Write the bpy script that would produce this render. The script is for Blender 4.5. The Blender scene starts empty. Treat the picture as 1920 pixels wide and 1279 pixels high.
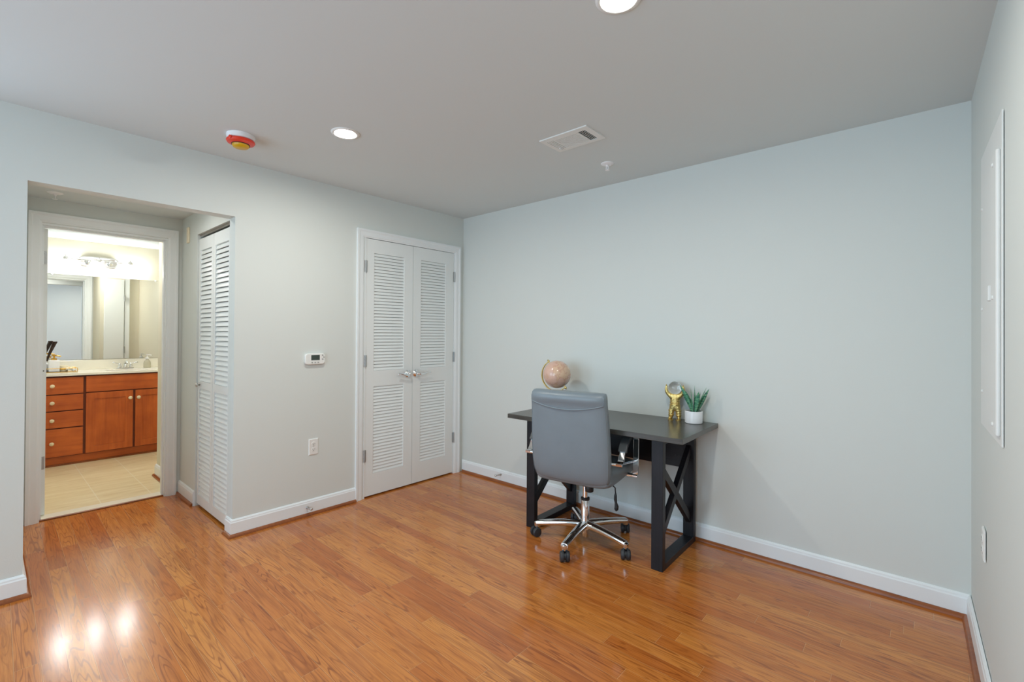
import bpy, bmesh, math, random
from math import sin, cos, pi, radians, sqrt
from mathutils import Vector, Matrix

S = bpy.context.scene
COL = S.collection
random.seed(7)

# ------------------------------------------------------------------ camera
F_PX, YAW, PITCH, ROLL = 877.9593, -0.7240, 0.0062, 0.0064
CAM = Vector((3.2955, -3.0222, 1.2932))
fw = Vector((sin(YAW) * cos(PITCH), cos(YAW) * cos(PITCH), sin(PITCH)))
rt = Vector((cos(YAW), -sin(YAW), 0))
up = rt.cross(fw)
R_ = rt * cos(ROLL) + up * sin(ROLL)
U_ = -rt * sin(ROLL) + up * cos(ROLL)
cam = bpy.data.cameras.new('camera')
camo = bpy.data.objects.new('camera', cam)
COL.objects.link(camo)
cam.sensor_width = 36.0
cam.lens = F_PX * 36.0 / 1920.0
cam.shift_y = -17.466 / 1920.0
cam.clip_start = 0.02
camo.matrix_world = Matrix(((R_.x, U_.x, -fw.x, CAM.x), (R_.y, U_.y, -fw.y, CAM.y),
                            (R_.z, U_.z, -fw.z, CAM.z), (0, 0, 0, 1)))
S.camera = camo

# ------------------------------------------------------------------ world, light, exposure
W_ = bpy.data.worlds.new('world')
S.world = W_
W_.use_nodes = True
bg = W_.node_tree.nodes['Background']
bg.inputs['Color'].default_value = (0.62, 0.78, 1.0, 1)
bg.inputs['Strength'].default_value = 1.0

S.view_settings.view_transform = 'Standard'
S.view_settings.look = 'None'
S.view_settings.gamma = 1.0
S.view_settings.use_curve_mapping = False
S.view_settings.exposure = 0.10
S.cycles.diffuse_bounces = 8
S.cycles.max_bounces = 14
S.cycles.sample_clamp_indirect = 6.0
S.cycles.caustics_reflective = False
S.cycles.caustics_refractive = False


def area_light(name, loc, rot, sx, sy, power, color):
    l = bpy.data.lights.new(name, 'AREA')
    l.shape = 'RECTANGLE'
    l.size, l.size_y = sx, sy
    l.energy = power
    l.color = color
    o = bpy.data.objects.new(name, l)
    COL.objects.link(o)
    o.location = loc
    o.rotation_euler = rot
    return o


# daylight pouring in at the glazing behind the camera (the window openings are in wall_rear)
area_light('daylight', (-1.25, -5.33, 1.30), (radians(100), 0, 0), 3.9, 1.9, 100, (0.54, 0.79, 1.0))
area_light('daylight_side', (2.2, -5.33, 1.30), (radians(100), 0, 0), 1.6, 1.9, 48, (0.62, 0.84, 1.0))

LAMP_E = 440.0      # recessed ceiling lamps
VANITY_E = 42.0    # bathroom lamp shades

# ------------------------------------------------------------------ room numbers
HC = 2.3906            # ceiling
WR = 3.4498            # right end of back wall
SK = -0.0213           # right wall is slightly out of square
YOL, YOR, ZO = -2.8819, -1.9618, 2.034     # alcove opening in left wall
XB = -1.2              # bathroom door wall, alcove face
XB2 = -1.32
ZALC = 2.20            # alcove ceiling
ZBATH = 2.272
XM = -3.5              # bathroom mirror wall
YREAR = -5.25


# ------------------------------------------------------------------ materials
def srgb(r, g, b):
    f = lambda c: (c / 255 / 12.92) if c / 255 <= 0.04045 else ((c / 255 + 0.055) / 1.055) ** 2.4
    return (f(r), f(g), f(b), 1)


def mat(name, color, rough=0.5, metal=0.0, spec=0.5, coat=0.0, noise=None, bump=None, emit=None, trans=0.0, ior=1.5, coat_rough=0.05):
    """noise=(scale, amount): tiny tonal variation; bump=(scale, strength)"""
    m = bpy.data.materials.new(name)
    m.use_nodes = True
    nt = m.node_tree
    b = nt.nodes['Principled BSDF']
    c = color if len(color) == 4 else (*color, 1)
    b.inputs['Base Color'].default_value = c
    b.inputs['Roughness'].default_value = rough
    b.inputs['Metallic'].default_value = metal
    b.inputs['Specular IOR Level'].default_value = spec
    b.inputs['Coat Weight'].default_value = coat
    b.inputs['Coat Roughness'].default_value = coat_rough
    b.inputs['Transmission Weight'].default_value = trans
    b.inputs['IOR'].default_value = ior
    if emit:
        b.inputs['Emission Color'].default_value = (*emit[0], 1)
        b.inputs['Emission Strength'].default_value = emit[1]
    if noise or bump:
        tc = nt.nodes.new('ShaderNodeTexCoord')
    if noise:
        n = nt.nodes.new('ShaderNodeTexNoise')
        n.inputs['Scale'].default_value = noise[0]
        n.inputs['Detail'].default_value = 4
        nt.links.new(tc.outputs['Object'], n.inputs['Vector'])
        mx = nt.nodes.new('ShaderNodeMix')
        mx.data_type = 'RGBA'
        k = noise[1]
        mx.inputs['A'].default_value = tuple(max(0, v * (1 - k)) for v in c[:3]) + (1,)
        mx.inputs['B'].default_value = tuple(min(1, v * (1 + k)) for v in c[:3]) + (1,)
        nt.links.new(n.outputs['Fac'], mx.inputs['Factor'])
        nt.links.new(mx.outputs['Result'], b.inputs['Base Color'])
    if bump:
        n2 = nt.nodes.new('ShaderNodeTexNoise')
        n2.inputs['Scale'].default_value = bump[0]
        n2.inputs['Detail'].default_value = 3
        nt.links.new(tc.outputs['Object'], n2.inputs['Vector'])
        bp = nt.nodes.new('ShaderNodeBump')
        bp.inputs['Strength'].default_value = bump[1]
        bp.inputs['Distance'].default_value = 0.01
        nt.links.new(n2.outputs['Fac'], bp.inputs['Height'])
        nt.links.new(bp.outputs['Normal'], b.inputs['Normal'])
    return m


class NG:
    """small helper to write node maths"""

    def __init__(s, m):
        s.nt = m.node_tree

    def node(s, t, **kw):
        n = s.nt.nodes.new(t)
        for k, v in kw.items():
            setattr(n, k, v)
        return n

    def put(s, sock, v):
        if isinstance(v, (int, float)):
            sock.default_value = v
        elif isinstance(v, tuple):
            sock.default_value = v
        else:
            s.nt.links.new(v, sock)

    def m(s, op, a, b=None, c=None):
        n = s.node('ShaderNodeMath', operation=op)
        s.put(n.inputs[0], a)
        if b is not None:
            s.put(n.inputs[1], b)
        if c is not None:
            s.put(n.inputs[2], c)
        return n.outputs[0]

    def vec(s, x, y, z):
        n = s.node('ShaderNodeCombineXYZ')
        for i, v in enumerate((x, y, z)):
            s.put(n.inputs[i], v)
        return n.outputs[0]

    def noise(s, v, scale, detail=4, rough=0.55):
        n = s.node('ShaderNodeTexNoise')
        s.put(n.inputs['Vector'], v)
        n.inputs['Scale'].default_value = scale
        n.inputs['Detail'].default_value = detail
        n.inputs['Roughness'].default_value = rough
        return n.outputs['Fac']

    def ramp(s, f, stops):
        n = s.node('ShaderNodeValToRGB')
        e = n.color_ramp.elements
        while len(e) < len(stops):
            e.new(0.5)
        for i, (p, c) in enumerate(stops):
            e[i].position = p
            e[i].color = c if len(c) == 4 else (*c, 1)
        s.put(n.inputs[0], f)
        return n.outputs['Color']

    def mix(s, f, a, b, blend='MIX'):
        n = s.node('ShaderNodeMix', data_type='RGBA', blend_type=blend)
        s.put(n.inputs['Factor'], f)
        s.put(n.inputs['A'], a)
        s.put(n.inputs['B'], b)
        return n.outputs['Result']


def wood_floor():
    m = mat('oak_floor', (0.5, 0.25, 0.08), rough=0.1, spec=0.8)
    g = NG(m)
    b = g.nt.nodes['Principled BSDF']
    tc = g.node('ShaderNodeTexCoord')
    sp = g.node('ShaderNodeSeparateXYZ')
    g.put(sp.inputs[0], tc.outputs['Object'])
    x, y = sp.outputs[0], sp.outputs[1]
    PW, PL = 0.0727, 0.82
    v = g.m('DIVIDE', g.m('ADD', g.m('MULTIPLY_ADD', x, 0.0141, y), 2.5592), PW)
    row = g.m('FLOOR', v)
    fv = g.m('FRACT', v)
    w1 = g.node('ShaderNodeTexWhiteNoise', noise_dimensions='1D')
    g.put(w1.inputs['W'], row)
    u = g.m('MULTIPLY_ADD', w1.outputs['Value'], 9.37, g.m('DIVIDE', x, PL))
    col = g.m('FLOOR', u)
    fu = g.m('FRACT', u)
    w2 = g.node('ShaderNodeTexWhiteNoise', noise_dimensions='3D')
    g.put(w2.inputs['Vector'], g.vec(row, col, 0.37))
    sc = g.node('ShaderNodeSeparateColor')
    g.put(sc.inputs[0], w2.outputs['Color'])
    ia, ib, ic = sc.outputs[0], sc.outputs[1], sc.outputs[2]
    base = g.ramp(ia, [(0.0, srgb(184, 104, 44)), (0.3, srgb(193, 114, 49)), (0.62, srgb(200, 123, 55)), (1.0, srgb(210, 137, 66))])
    # cathedral figure: contour lines of a stretched noise field, different in every plank
    gx = g.m('MULTIPLY_ADD', ib, 31.0, x)
    gy = g.m('MULTIPLY_ADD', ic, 17.0, y)
    field = g.noise(g.vec(g.m('MULTIPLY', gx, 0.62), g.m('MULTIPLY', gy, 8.0), 0.0), 1.6, 2, 0.5)
    rings = g.m('SINE', g.m('MULTIPLY', field, 105.0))
    rmask = g.ramp(rings, [(0.55, (0, 0, 0)), (1.0, (1, 1, 1))])
    fine = g.noise(g.vec(g.m('MULTIPLY', gx, 6.0), g.m('MULTIPLY', gy, 120.0), ib), 1.4, 4, 0.6)
    fmask = g.ramp(fine, [(0.46, (0, 0, 0)), (0.72, (1, 1, 1))])
    blot = g.noise(g.vec(g.m('MULTIPLY', gx, 2.0), g.m('MULTIPLY', gy, 10.0), ic), 1.0, 3, 0.5)
    dark = srgb(116, 52, 20)
    c1 = g.mix(g.m('MULTIPLY', rmask, g.m('MULTIPLY_ADD', blot, 1.5, -0.30)), base, dark)
    c2a = g.mix(g.m('MULTIPLY', fmask, 0.36), c1, dark)
    streak = g.noise(g.vec(g.m('MULTIPLY', gx, 2.6), g.m('MULTIPLY', gy, 46.0), ia), 1.0, 3, 0.6)
    smask = g.ramp(streak, [(0.48, (0, 0, 0)), (0.74, (1, 1, 1))])
    c2 = g.mix(g.m('MULTIPLY', smask, 0.46), c2a, dark)
    edge_glint = g.m('MAXIMUM', g.m('LESS_THAN', fv, 0.018), g.m('LESS_THAN', fu, 0.0020))  # pale plank edges: bevel reflection painted into the colour
    gap = g.m('MAXIMUM', g.m('GREATER_THAN', fv, 0.982), g.m('GREATER_THAN', fu, 0.9985))
    c3a = g.mix(g.m('MULTIPLY', edge_glint, 0.42), c2, srgb(238, 190, 128))
    c3 = g.mix(g.m('MULTIPLY', gap, 0.50), c3a, srgb(90, 44, 18))
    g.put(b.inputs['Base Color'], c3)
    wav = g.noise(g.vec(g.m('MULTIPLY', gx, 1.0), g.m('MULTIPLY', gy, 6.0), 0.0), 2.2, 2)
    h = g.m('SUBTRACT', g.m('MULTIPLY_ADD', fine, 0.05, g.m('MULTIPLY', wav, 0.35)), g.m('MULTIPLY', gap, 0.5))
    bp = g.node('ShaderNodeBump')
    bp.inputs['Strength'].default_value = 0.10
    bp.inputs['Distance'].default_value = 0.004
    g.put(bp.inputs['Height'], h)
    g.put(b.inputs['Normal'], bp.outputs['Normal'])
    g.put(b.inputs['Roughness'], g.m('MULTIPLY_ADD', fine, 0.10, 0.11))
    return m


def tile_floor():
    m = mat('travertine_tile', (0.7, 0.6, 0.45), rough=0.35)
    g = NG(m)
    b = g.nt.nodes['Principled BSDF']
    tc = g.node('ShaderNodeTexCoord')
    sp = g.node('ShaderNodeSeparateXYZ')
    g.put(sp.inputs[0], tc.outputs['Object'])
    x, y = sp.outputs[0], sp.outputs[1]
    fy = g.m('FRACT', g.m('DIVIDE', g.m('ADD', y, 2.42), 0.305))
    fx = g.m('FRACT', g.m('DIVIDE', g.m('ADD', x, 1.62), 0.305))
    gap = g.m('MAXIMUM', g.m('LESS_THAN', fy, 0.02), g.m('MULTIPLY', g.m('LESS_THAN', fx, 0.016), 0.5))
    n = g.noise(g.vec(g.m('MULTIPLY', x, 14.0), g.m('MULTIPLY', y, 2.4), 0.0), 1.3, 5, 0.6)
    c = g.ramp(n, [(0.3, srgb(216, 196, 150)), (0.55, srgb(230, 214, 174)), (0.75, srgb(238, 226, 194))])
    g.put(b.inputs['Base Color'], g.mix(g.m('MULTIPLY', gap, 0.75), c, srgb(238, 230, 206)))
    return m


def grain_wood(name, c_dark, c_light, axis, rough, scale=1.0, spec=0.5):
    """stained wood, grain running along axis"""
    m = mat(name, c_light, rough=rough, spec=spec)
    g = NG(m)
    b = g.nt.nodes['Principled BSDF']
    tc = g.node('ShaderNodeTexCoord')
    sp = g.node('ShaderNodeSeparateXYZ')
    g.put(sp.inputs[0], tc.outputs['Object'])
    k = [70.0 * scale] * 3
    k[axis] = 4.0 * scale
    v = g.vec(*[g.m('MULTIPLY', sp.outputs[i], k[i]) for i in range(3)])
    n = g.noise(v, 1.0, 4, 0.6)
    big = g.noise(tc.outputs['Object'], 6.0, 3, 0.5)
    f = g.m('MULTIPLY_ADD', big, 0.5, g.m('MULTIPLY', n, 0.5))
    g.put(b.inputs['Base Color'], g.ramp(f, [(0.35, c_dark), (0.65, c_light)]))
    return m


M = {}
M['wall'] = mat('wall_paint', srgb(214, 219, 216), rough=0.75, spec=0.25, bump=(180, 0.03))
M['wall_bath'] = mat('bathroom_paint', srgb(214, 209, 190), rough=0.7, spec=0.25)
M['ceil'] = mat('ceiling_paint', srgb(212, 219, 220), rough=0.9, spec=0.1)
M['trim'] = mat('trim_paint', srgb(234, 239, 241), rough=0.38, spec=0.45)
M['door'] = mat('door_paint', srgb(231, 236, 236), rough=0.42, spec=0.4)
M['floor'] = wood_floor()
M['tile'] = tile_floor()
M['shoe'] = grain_wood('shoe_wood', srgb(120, 62, 28), srgb(160, 92, 46), 0, 0.28)
M['marble'] = mat('threshold_marble', srgb(236, 230, 212), rough=0.3, noise=(20, 0.05))
M['chrome'] = mat('chrome', (0.86, 0.87, 0.88), rough=0.06, metal=1.0)
M['nickel'] = mat('satin_nickel', (0.62, 0.61, 0.59), rough=0.28, metal=1.0)
M['hinge'] = mat('hinge_steel', (0.46, 0.47, 0.47), rough=0.42, metal=1.0)
M['leather'] = mat('grey_leather', srgb(120, 131, 139), rough=0.33, spec=0.5, noise=(14, 0.06), bump=(420, 0.10))
M['leather_dark'] = mat('dark_leather', srgb(66, 70, 72), rough=0.38, spec=0.5, bump=(420, 0.10))
M['plastic_black'] = mat('black_plastic', srgb(34, 35, 38), rough=0.42, noise=(30, 0.1))
M['nylon'] = mat('caster_nylon', srgb(44, 47, 52), rough=0.5, noise=(30, 0.1))
M['espresso'] = grain_wood('espresso_wood', srgb(16, 16, 20), srgb(34, 33, 38), 0, 0.38, 1.0, 0.35)
M['espresso_z'] = grain_wood('espresso_wood_upright', srgb(14, 14, 19), srgb(30, 30, 36), 2, 0.42, 1.0, 0.35)
M['espresso_sheen'] = grain_wood('espresso_sheen', srgb(54, 53, 50), srgb(78, 77, 72), 0, 0.26, 1.0, 0.7)  # lighter than the legs: wall reflection on the top painted into the base colour
M['cherry'] = grain_wood('cherry_wood', srgb(170, 78, 26), srgb(206, 106, 42), 1, 0.34, 0.5)
M['cherry_z'] = grain_wood('cherry_wood_upright', srgb(170, 78, 26), srgb(206, 106, 42), 2, 0.34, 0.5)
M['cherry_dark'] = mat('cherry_frame', srgb(106, 44, 16), rough=0.45, noise=(30, 0.12))
M['counter'] = mat('cultured_marble', srgb(240, 236, 222), rough=0.16, noise=(12, 0.03))
M['cream_knob'] = mat('cream_ceramic', srgb(236, 220, 184), rough=0.25, noise=(30, 0.04))
M['mirror'] = mat('mirror_silver', (0.92, 0.94, 0.93), rough=0.0, metal=1.0)
M['gold'] = mat('polished_gold', srgb(222, 194, 124), rough=0.30, metal=1.0, bump=(110, 0.35))
M['gold_wire'] = mat('gold_wire', srgb(222, 178, 92), rough=0.25, metal=1.0)
M['white_gloss'] = mat('white_ceramic', srgb(238, 238, 240), rough=0.28, noise=(20, 0.02))
M['white_plastic'] = mat('white_plastic', srgb(232, 233, 230), rough=0.4, noise=(30, 0.02))
M['dark_slot'] = mat('slot_black', srgb(26, 26, 24), rough=0.6)
M['dark_void'] = mat('duct_shade_black', srgb(40, 36, 32), rough=0.8)
M['lcd'] = mat('display_glass', srgb(62, 74, 68), rough=0.18, noise=(60, 0.12))
M['red'] = mat('red_plastic', srgb(226, 58, 34), rough=0.35, noise=(30, 0.05))
M['yellow'] = mat('amber_lens', srgb(206, 160, 22), rough=0.3, noise=(60, 0.1))
M['soil'] = mat('potting_soil', srgb(74, 66, 54), rough=0.9, noise=(120, 0.4))
M['glass'] = mat('clear_glass', (1, 1, 1), rough=0.0, trans=1.0, ior=1.48)
M['soap'] = mat('pale_soap', srgb(232, 228, 206), rough=0.1, trans=0.55, ior=1.4)
M['reed'] = mat('dark_reed', srgb(50, 32, 22), rough=0.6, noise=(50, 0.2))
M['cream'] = mat('cream_wax', srgb(240, 228, 200), rough=0.5, noise=(30, 0.05))
M['petal'] = mat('white_petal', srgb(244, 243, 238), rough=0.6, noise=(40, 0.05))
M['lamp'] = mat('lamp_lens', (1, 1, 1), rough=0.4, emit=((1.0, 0.97, 0.88), LAMP_E))
M['alcove_fill'] = mat('alcove_fill_lens', (1, 1, 1), rough=0.4, emit=((1.0, 0.96, 0.89), 120.0))
M['bath_fill'] = mat('bathroom_fill_lens', (1, 1, 1), rough=0.4, emit=((1.0, 0.96, 0.89), 400.0))
M['vanity_glass'] = mat('lit_frosted_glass', (1, 1, 1), rough=0.4, emit=((0.97, 0.98, 1.0), VANITY_E))
M['outer'] = mat('panel_paint', srgb(226, 228, 226), rough=0.45, spec=0.4, noise=(20, 0.01))


def globe_mat():
    m = mat('globe_paper', srgb(220, 184, 164), rough=0.25, coat=0.4)
    g = NG(m)
    b = g.nt.nodes['Principled BSDF']
    tc = g.node('ShaderNodeTexCoord')
    n = g.noise(tc.outputs['Object'], 9.0, 6, 0.6)
    land = g.ramp(n, [(0.50, srgb(222, 186, 168)), (0.53, srgb(208, 164, 140)), (0.56, srgb(226, 194, 164))])
    n2 = g.noise(tc.outputs['Object'], 60.0, 3, 0.6)
    g.put(b.inputs['Base Color'], g.mix(g.m('MULTIPLY', n2, 0.25), land, srgb(186, 128, 108)))
    return m


def leaf_mat():
    m = mat('snake_leaf', srgb(70, 120, 92), rough=0.42, spec=0.4)
    g = NG(m)
    b = g.nt.nodes['Principled BSDF']
    tc = g.node('ShaderNodeTexCoord')
    sp = g.node('ShaderNodeSeparateXYZ')
    g.put(sp.inputs[0], tc.outputs['Object'])
    n = g.noise(g.vec(g.m('MULTIPLY', sp.outputs[0], 40.0), g.m('MULTIPLY', sp.outputs[1], 40.0), g.m('MULTIPLY', sp.outputs[2], 190.0)), 1.0, 3, 0.6)
    g.put(b.inputs['Base Color'], g.ramp(n, [(0.36, srgb(44, 100, 84)), (0.50, srgb(82, 146, 116)), (0.64, srgb(140, 186, 142))]))
    return m


M['globe'] = globe_mat()
M['leaf'] = leaf_mat()


# ------------------------------------------------------------------ mesh builder
class MB:
    def __init__(s):
        s.bm = bmesh.new()

    def box(s, x0, x1, y0, y1, z0, z1):
        v = [s.bm.verts.new((x, y, z)) for x in (x0, x1) for y in (y0, y1) for z in (z0, z1)]
        for f in ((0, 1, 3, 2), (4, 6, 7, 5), (0, 4, 5, 1), (2, 3, 7, 6), (0, 2, 6, 4), (1, 5, 7, 3)):
            s.bm.faces.new([v[i] for i in f])
        return s

    def hexa(s, pts):
        """8 points: 4 of one end, 4 of the other, same winding"""
        v = [s.bm.verts.new(p) for p in pts]
        for f in ((3, 2, 1, 0), (4, 5, 6, 7), (0, 1, 5, 4), (1, 2, 6, 5), (2, 3, 7, 6), (3, 0, 4, 7)):
            s.bm.faces.new([v[i] for i in f])
        return s

    def bar(s, p0, p1, wx, wy, ref=(0, 0, 1)):
        """rectangular bar from p0 to p1; wx across 'side', wy along 'up'"""
        p0, p1 = Vector(p0), Vector(p1)
        t = (p1 - p0).normalized()
        side = t.cross(Vector(ref)).normalized()
        u = side.cross(t).normalized()
        off = [(-wx / 2, -wy / 2), (wx / 2, -wy / 2), (wx / 2, wy / 2), (-wx / 2, wy / 2)]
        return s.hexa([p0 + side * a + u * b for a, b in off] + [p1 + side * a + u * b for a, b in off])

    def ring_loft(s, rings, cap0=True, cap1=True, closed=True):
        vs = [[s.bm.verts.new(p) for p in r] for r in rings]
        n = len(vs[0])
        for a, b in zip(vs[:-1], vs[1:]):
            for i in range(n if closed else n - 1):
                j = (i + 1) % n
                s.bm.faces.new((a[i], a[j], b[j], b[i]))
        if cap0:
            s.bm.faces.new(vs[0][::-1])
        if cap1:
            s.bm.faces.new(vs[-1])
        return s

    def lathe(s, prof, center=(0, 0, 0), axis=(0, 0, 1), seg=32, cap0=True, cap1=True, sx=1.0, sy=1.0):
        a = Vector(axis).normalized()
        q = Vector((0, 0, 1)).rotation_difference(a)
        c = Vector(center)
        rings = []
        for r, h in prof:
            rings.append([c + q @ Vector((max(r, 1e-5) * cos(2 * pi * i / seg) * sx, max(r, 1e-5) * sin(2 * pi * i / seg) * sy, h)) for i in range(seg)])
        return s.ring_loft(rings, cap0, cap1)

    def cyl(s, p0, p1, r, r2=None, seg=20):
        p0, p1 = Vector(p0), Vector(p1)
        return s.lathe([(r, 0), (r if r2 is None else r2, (p1 - p0).length)], p0, p1 - p0, seg)

    def sphere(s, c, r, seg=32, rings=18, sz=1.0):
        prof = [(r * sin(pi * i / rings), -r * cos(pi * i / rings) * sz) for i in range(rings + 1)]
        return s.lathe(prof, c, seg=seg)

    def tube(s, pts, r, seg=12, flat=None, cap=True):
        """round tube through pts (r number or list); flat=(w,h, ref) sweeps a rectangle-ish section instead"""
        P = [Vector(p) for p in pts]
        n = len(P)
        rs = r if isinstance(r, (list, tuple)) else [r] * n
        T = []
        for i in range(n):
            a = P[max(i - 1, 0)]
            b = P[min(i + 1, n - 1)]
            T.append((b - a).normalized())
        nrm = Vector((0, 0, 1)) if abs(T[0].z) < 0.9 else Vector((1, 0, 0))
        if flat:
            nrm = Vector(flat[2])
        nrm = (nrm - T[0] * nrm.dot(T[0])).normalized()
        rings = []
        for i in range(n):
            if i:
                q = T[i - 1].rotation_difference(T[i])
                nrm = q @ nrm
                nrm = (nrm - T[i] * nrm.dot(T[i])).normalized()
            bi = T[i].cross(nrm)
            if flat:
                w, h = flat[0], flat[1]
                e = min(w, h) * 0.28
                sec = [(-w + e, -h), (w - e, -h), (w, -h + e), (w, h - e), (w - e, h), (-w + e, h), (-w, h - e), (-w, -h + e)]
                rings.append([P[i] + nrm * a + bi * b for a, b in sec])
            else:
                rings.append([P[i] + (nrm * cos(2 * pi * k / seg) + bi * sin(2 * pi * k / seg)) * rs[i] for k in range(seg)])
        return s.ring_loft(rings, cap, cap)

    def prism(s, poly, axis, a0, a1):
        """polygon in the two other axes extruded along axis 0/1/2"""
        def p3(u, v, a):
            return {0: (a, u, v), 1: (u, a, v), 2: (u, v, a)}[axis]
        return s.ring_loft([[p3(u, v, a0) for u, v in poly], [p3(u, v, a1) for u, v in poly]])

    def sweep(s, path, prof, fmap, side=1, seg=None):
        """mitred sweep of an open profile (d, h) along a planar path; fmap(a, b, h) -> 3D"""
        n = len(path)
        P = [Vector(p) for p in path]
        offs = []
        for i in range(n):
            def nor(a, b):
                t = (b - a).normalized()
                return Vector((t.y, -t.x)) * side
            if i == 0:
                o = nor(P[0], P[1])
            elif i == n - 1:
                o = nor(P[-2], P[-1])
            else:
                n1, n2 = nor(P[i - 1], P[i]), nor(P[i], P[i + 1])
                o = (n1 + n2) / (1 + n1.dot(n2))
            offs.append(o)
        lo, hi = seg or (0, n - 1)
        rings = []
        for i in range(lo, hi + 1):
            rings.append([fmap(*(P[i] + offs[i] * d), h) for d, h in prof])
        return s.ring_loft(rings)

    def done(s, name):
        bmesh.ops.remove_doubles(s.bm, verts=s.bm.verts, dist=1e-6)
        bmesh.ops.recalc_face_normals(s.bm, faces=s.bm.faces)
        me = bpy.data.meshes.new(name)
        s.bm.to_mesh(me)
        s.bm.free()
        return me


ORI = {}


def link(name, mb, m, parent=None, smooth=False, bevel=0.0, subsurf=0, off=Vector((0, 0, 0)), seg=2):
    me = mb.done(name)
    if off.length:
        me.transform(Matrix.Translation(-off))
    me.materials.append(m)
    o = bpy.data.objects.new(name, me)
    COL.objects.link(o)
    if parent:
        o.parent = parent
    if smooth:
        for p in me.polygons:
            p.use_smooth = True
        if smooth != 'all':
            me.set_sharp_from_angle(angle=radians(40))
    if bevel:
        b = o.modifiers.new('bevel', 'BEVEL')
        b.width = bevel
        b.segments = seg
        b.limit_method = 'ANGLE'
        b.angle_limit = radians(40)
    if subsurf:
        ss = o.modifiers.new('sub', 'SUBSURF')
        ss.levels = subsurf
        ss.render_levels = subsurf
    return o


def tag(o, label, cat, group=None, kind=None):
    o['label'] = label
    o['category'] = cat
    if group:
        o['group'] = group
    if kind:
        o['kind'] = kind
    return o


def thing(name, label, cat, loc, rotz=0.0, group=None, world=True):
    """Empty at the base of a thing; world=True: its parts are written in room coordinates"""
    o = bpy.data.objects.new(name, None)
    o.empty_display_size = 0.05
    COL.objects.link(o)
    o.location = loc
    o.rotation_euler = (0, 0, rotz)
    ORI[o] = Vector(loc) if world else Vector((0, 0, 0))
    return tag(o, label, cat, group)


def part(name, mb, m, parent, label=None, **kw):
    o = link(name, mb, m, parent, off=ORI[parent], **kw)
    ORI[o] = ORI[parent]
    if label:
        o['label'] = label
    return o


def solo(name, mb, m, label, cat, loc, group=None, kind=None, **kw):
    o = link(name, mb, m, None, off=Vector(loc), **kw)
    o.location = loc
    ORI[o] = Vector(loc)
    return tag(o, label, cat, group, kind)


def struct(name, mb, m, label, cat, **kw):
    o = link(name, mb, m, None, **kw)
    ORI[o] = Vector((0, 0, 0))
    return tag(o, label, cat, None, 'structure')


def xr(y):
    """x of the right wall's face at depth y"""
    return WR + SK * y


# ================================================================== SHELL
b = MB()
b.box(-1.24, 3.75, -3.3, 0.12, -0.08, 0.0)
b.box(-3.6, 3.75, YREAR - 0.1, -3.3, -0.08, 0.0)
struct('floor', b, M['floor'], 'glossy honey oak strip floor of the room', 'floor')

b = MB()
b.box(-3.62, -1.24, -2.9, -1.4, -0.08, -0.001)
struct('floor_bathroom', b, M['tile'], 'beige travertine tile floor inside the bathroom doorway', 'floor')

b = MB()
b.box(-0.1, 3.75, -3.3, 0.12, HC, HC + 0.1)
b.box(-3.7, 3.75, YREAR - 0.1, -3.3, HC, HC + 0.1)
b.box(-3.7, -0.1, -3.3, 0.12, HC, HC + 0.1)
struct('ceiling', b, M['ceil'], 'plain off-white ceiling of the room', 'ceiling')
b = MB()
b.box(XB2, -0.1, -3.0, -1.86, ZALC, ZALC + 0.05)
struct('ceiling_alcove', b, M['ceil'], 'low off-white ceiling of the alcove before the bathroom door', 'ceiling')
b = MB()
b.box(-3.62, XB2, -2.95, -1.4, ZBATH, ZBATH + 0.05)
struct('ceiling_bathroom', b, M['ceil'], 'bright white bathroom ceiling', 'ceiling')

# left wall with the alcove opening and the closet door opening
YDL, YDM, YDR = -1.0296, -0.5787, -0.1169
ZD = 2.047
b = MB()
b.box(-0.1, 0, -3.3, YOL, 0, HC)
b.box(-0.1, 0, YOL, YOR, ZO, HC)
b.box(-0.1, 0, YOR, YDL - 0.012, 0, HC)
b.box(-0.1, 0, YDL - 0.012, YDR + 0.012, ZD + 0.012, HC)
b.box(-0.1, 0, YDR + 0.012, 0.12, 0, HC)
struct('wall_left', b, M['wall'], 'warm white wall with the alcove opening and closet doors', 'wall')
b = MB()
b.box(-0.1, 3.75, 0, 0.12, 0, HC)
struct('wall_back', b, M['wall'], 'long pale wall behind the desk', 'wall')
b = MB()
b.hexa([(WR, 0.12, 0), (WR + 0.14, 0.12, 0), (WR + 0.14, 0.12, HC), (WR, 0.12, HC),
        (xr(YREAR - .1), YREAR - .1, 0), (xr(YREAR) + 0.14, YREAR - .1, 0), (xr(YREAR) + 0.14, YREAR - .1, HC), (xr(YREAR - .1), YREAR - .1, HC)])
struct('wall_right', b, M['wall'], 'pale grey-white wall carrying the electrical panel', 'wall')
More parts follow.
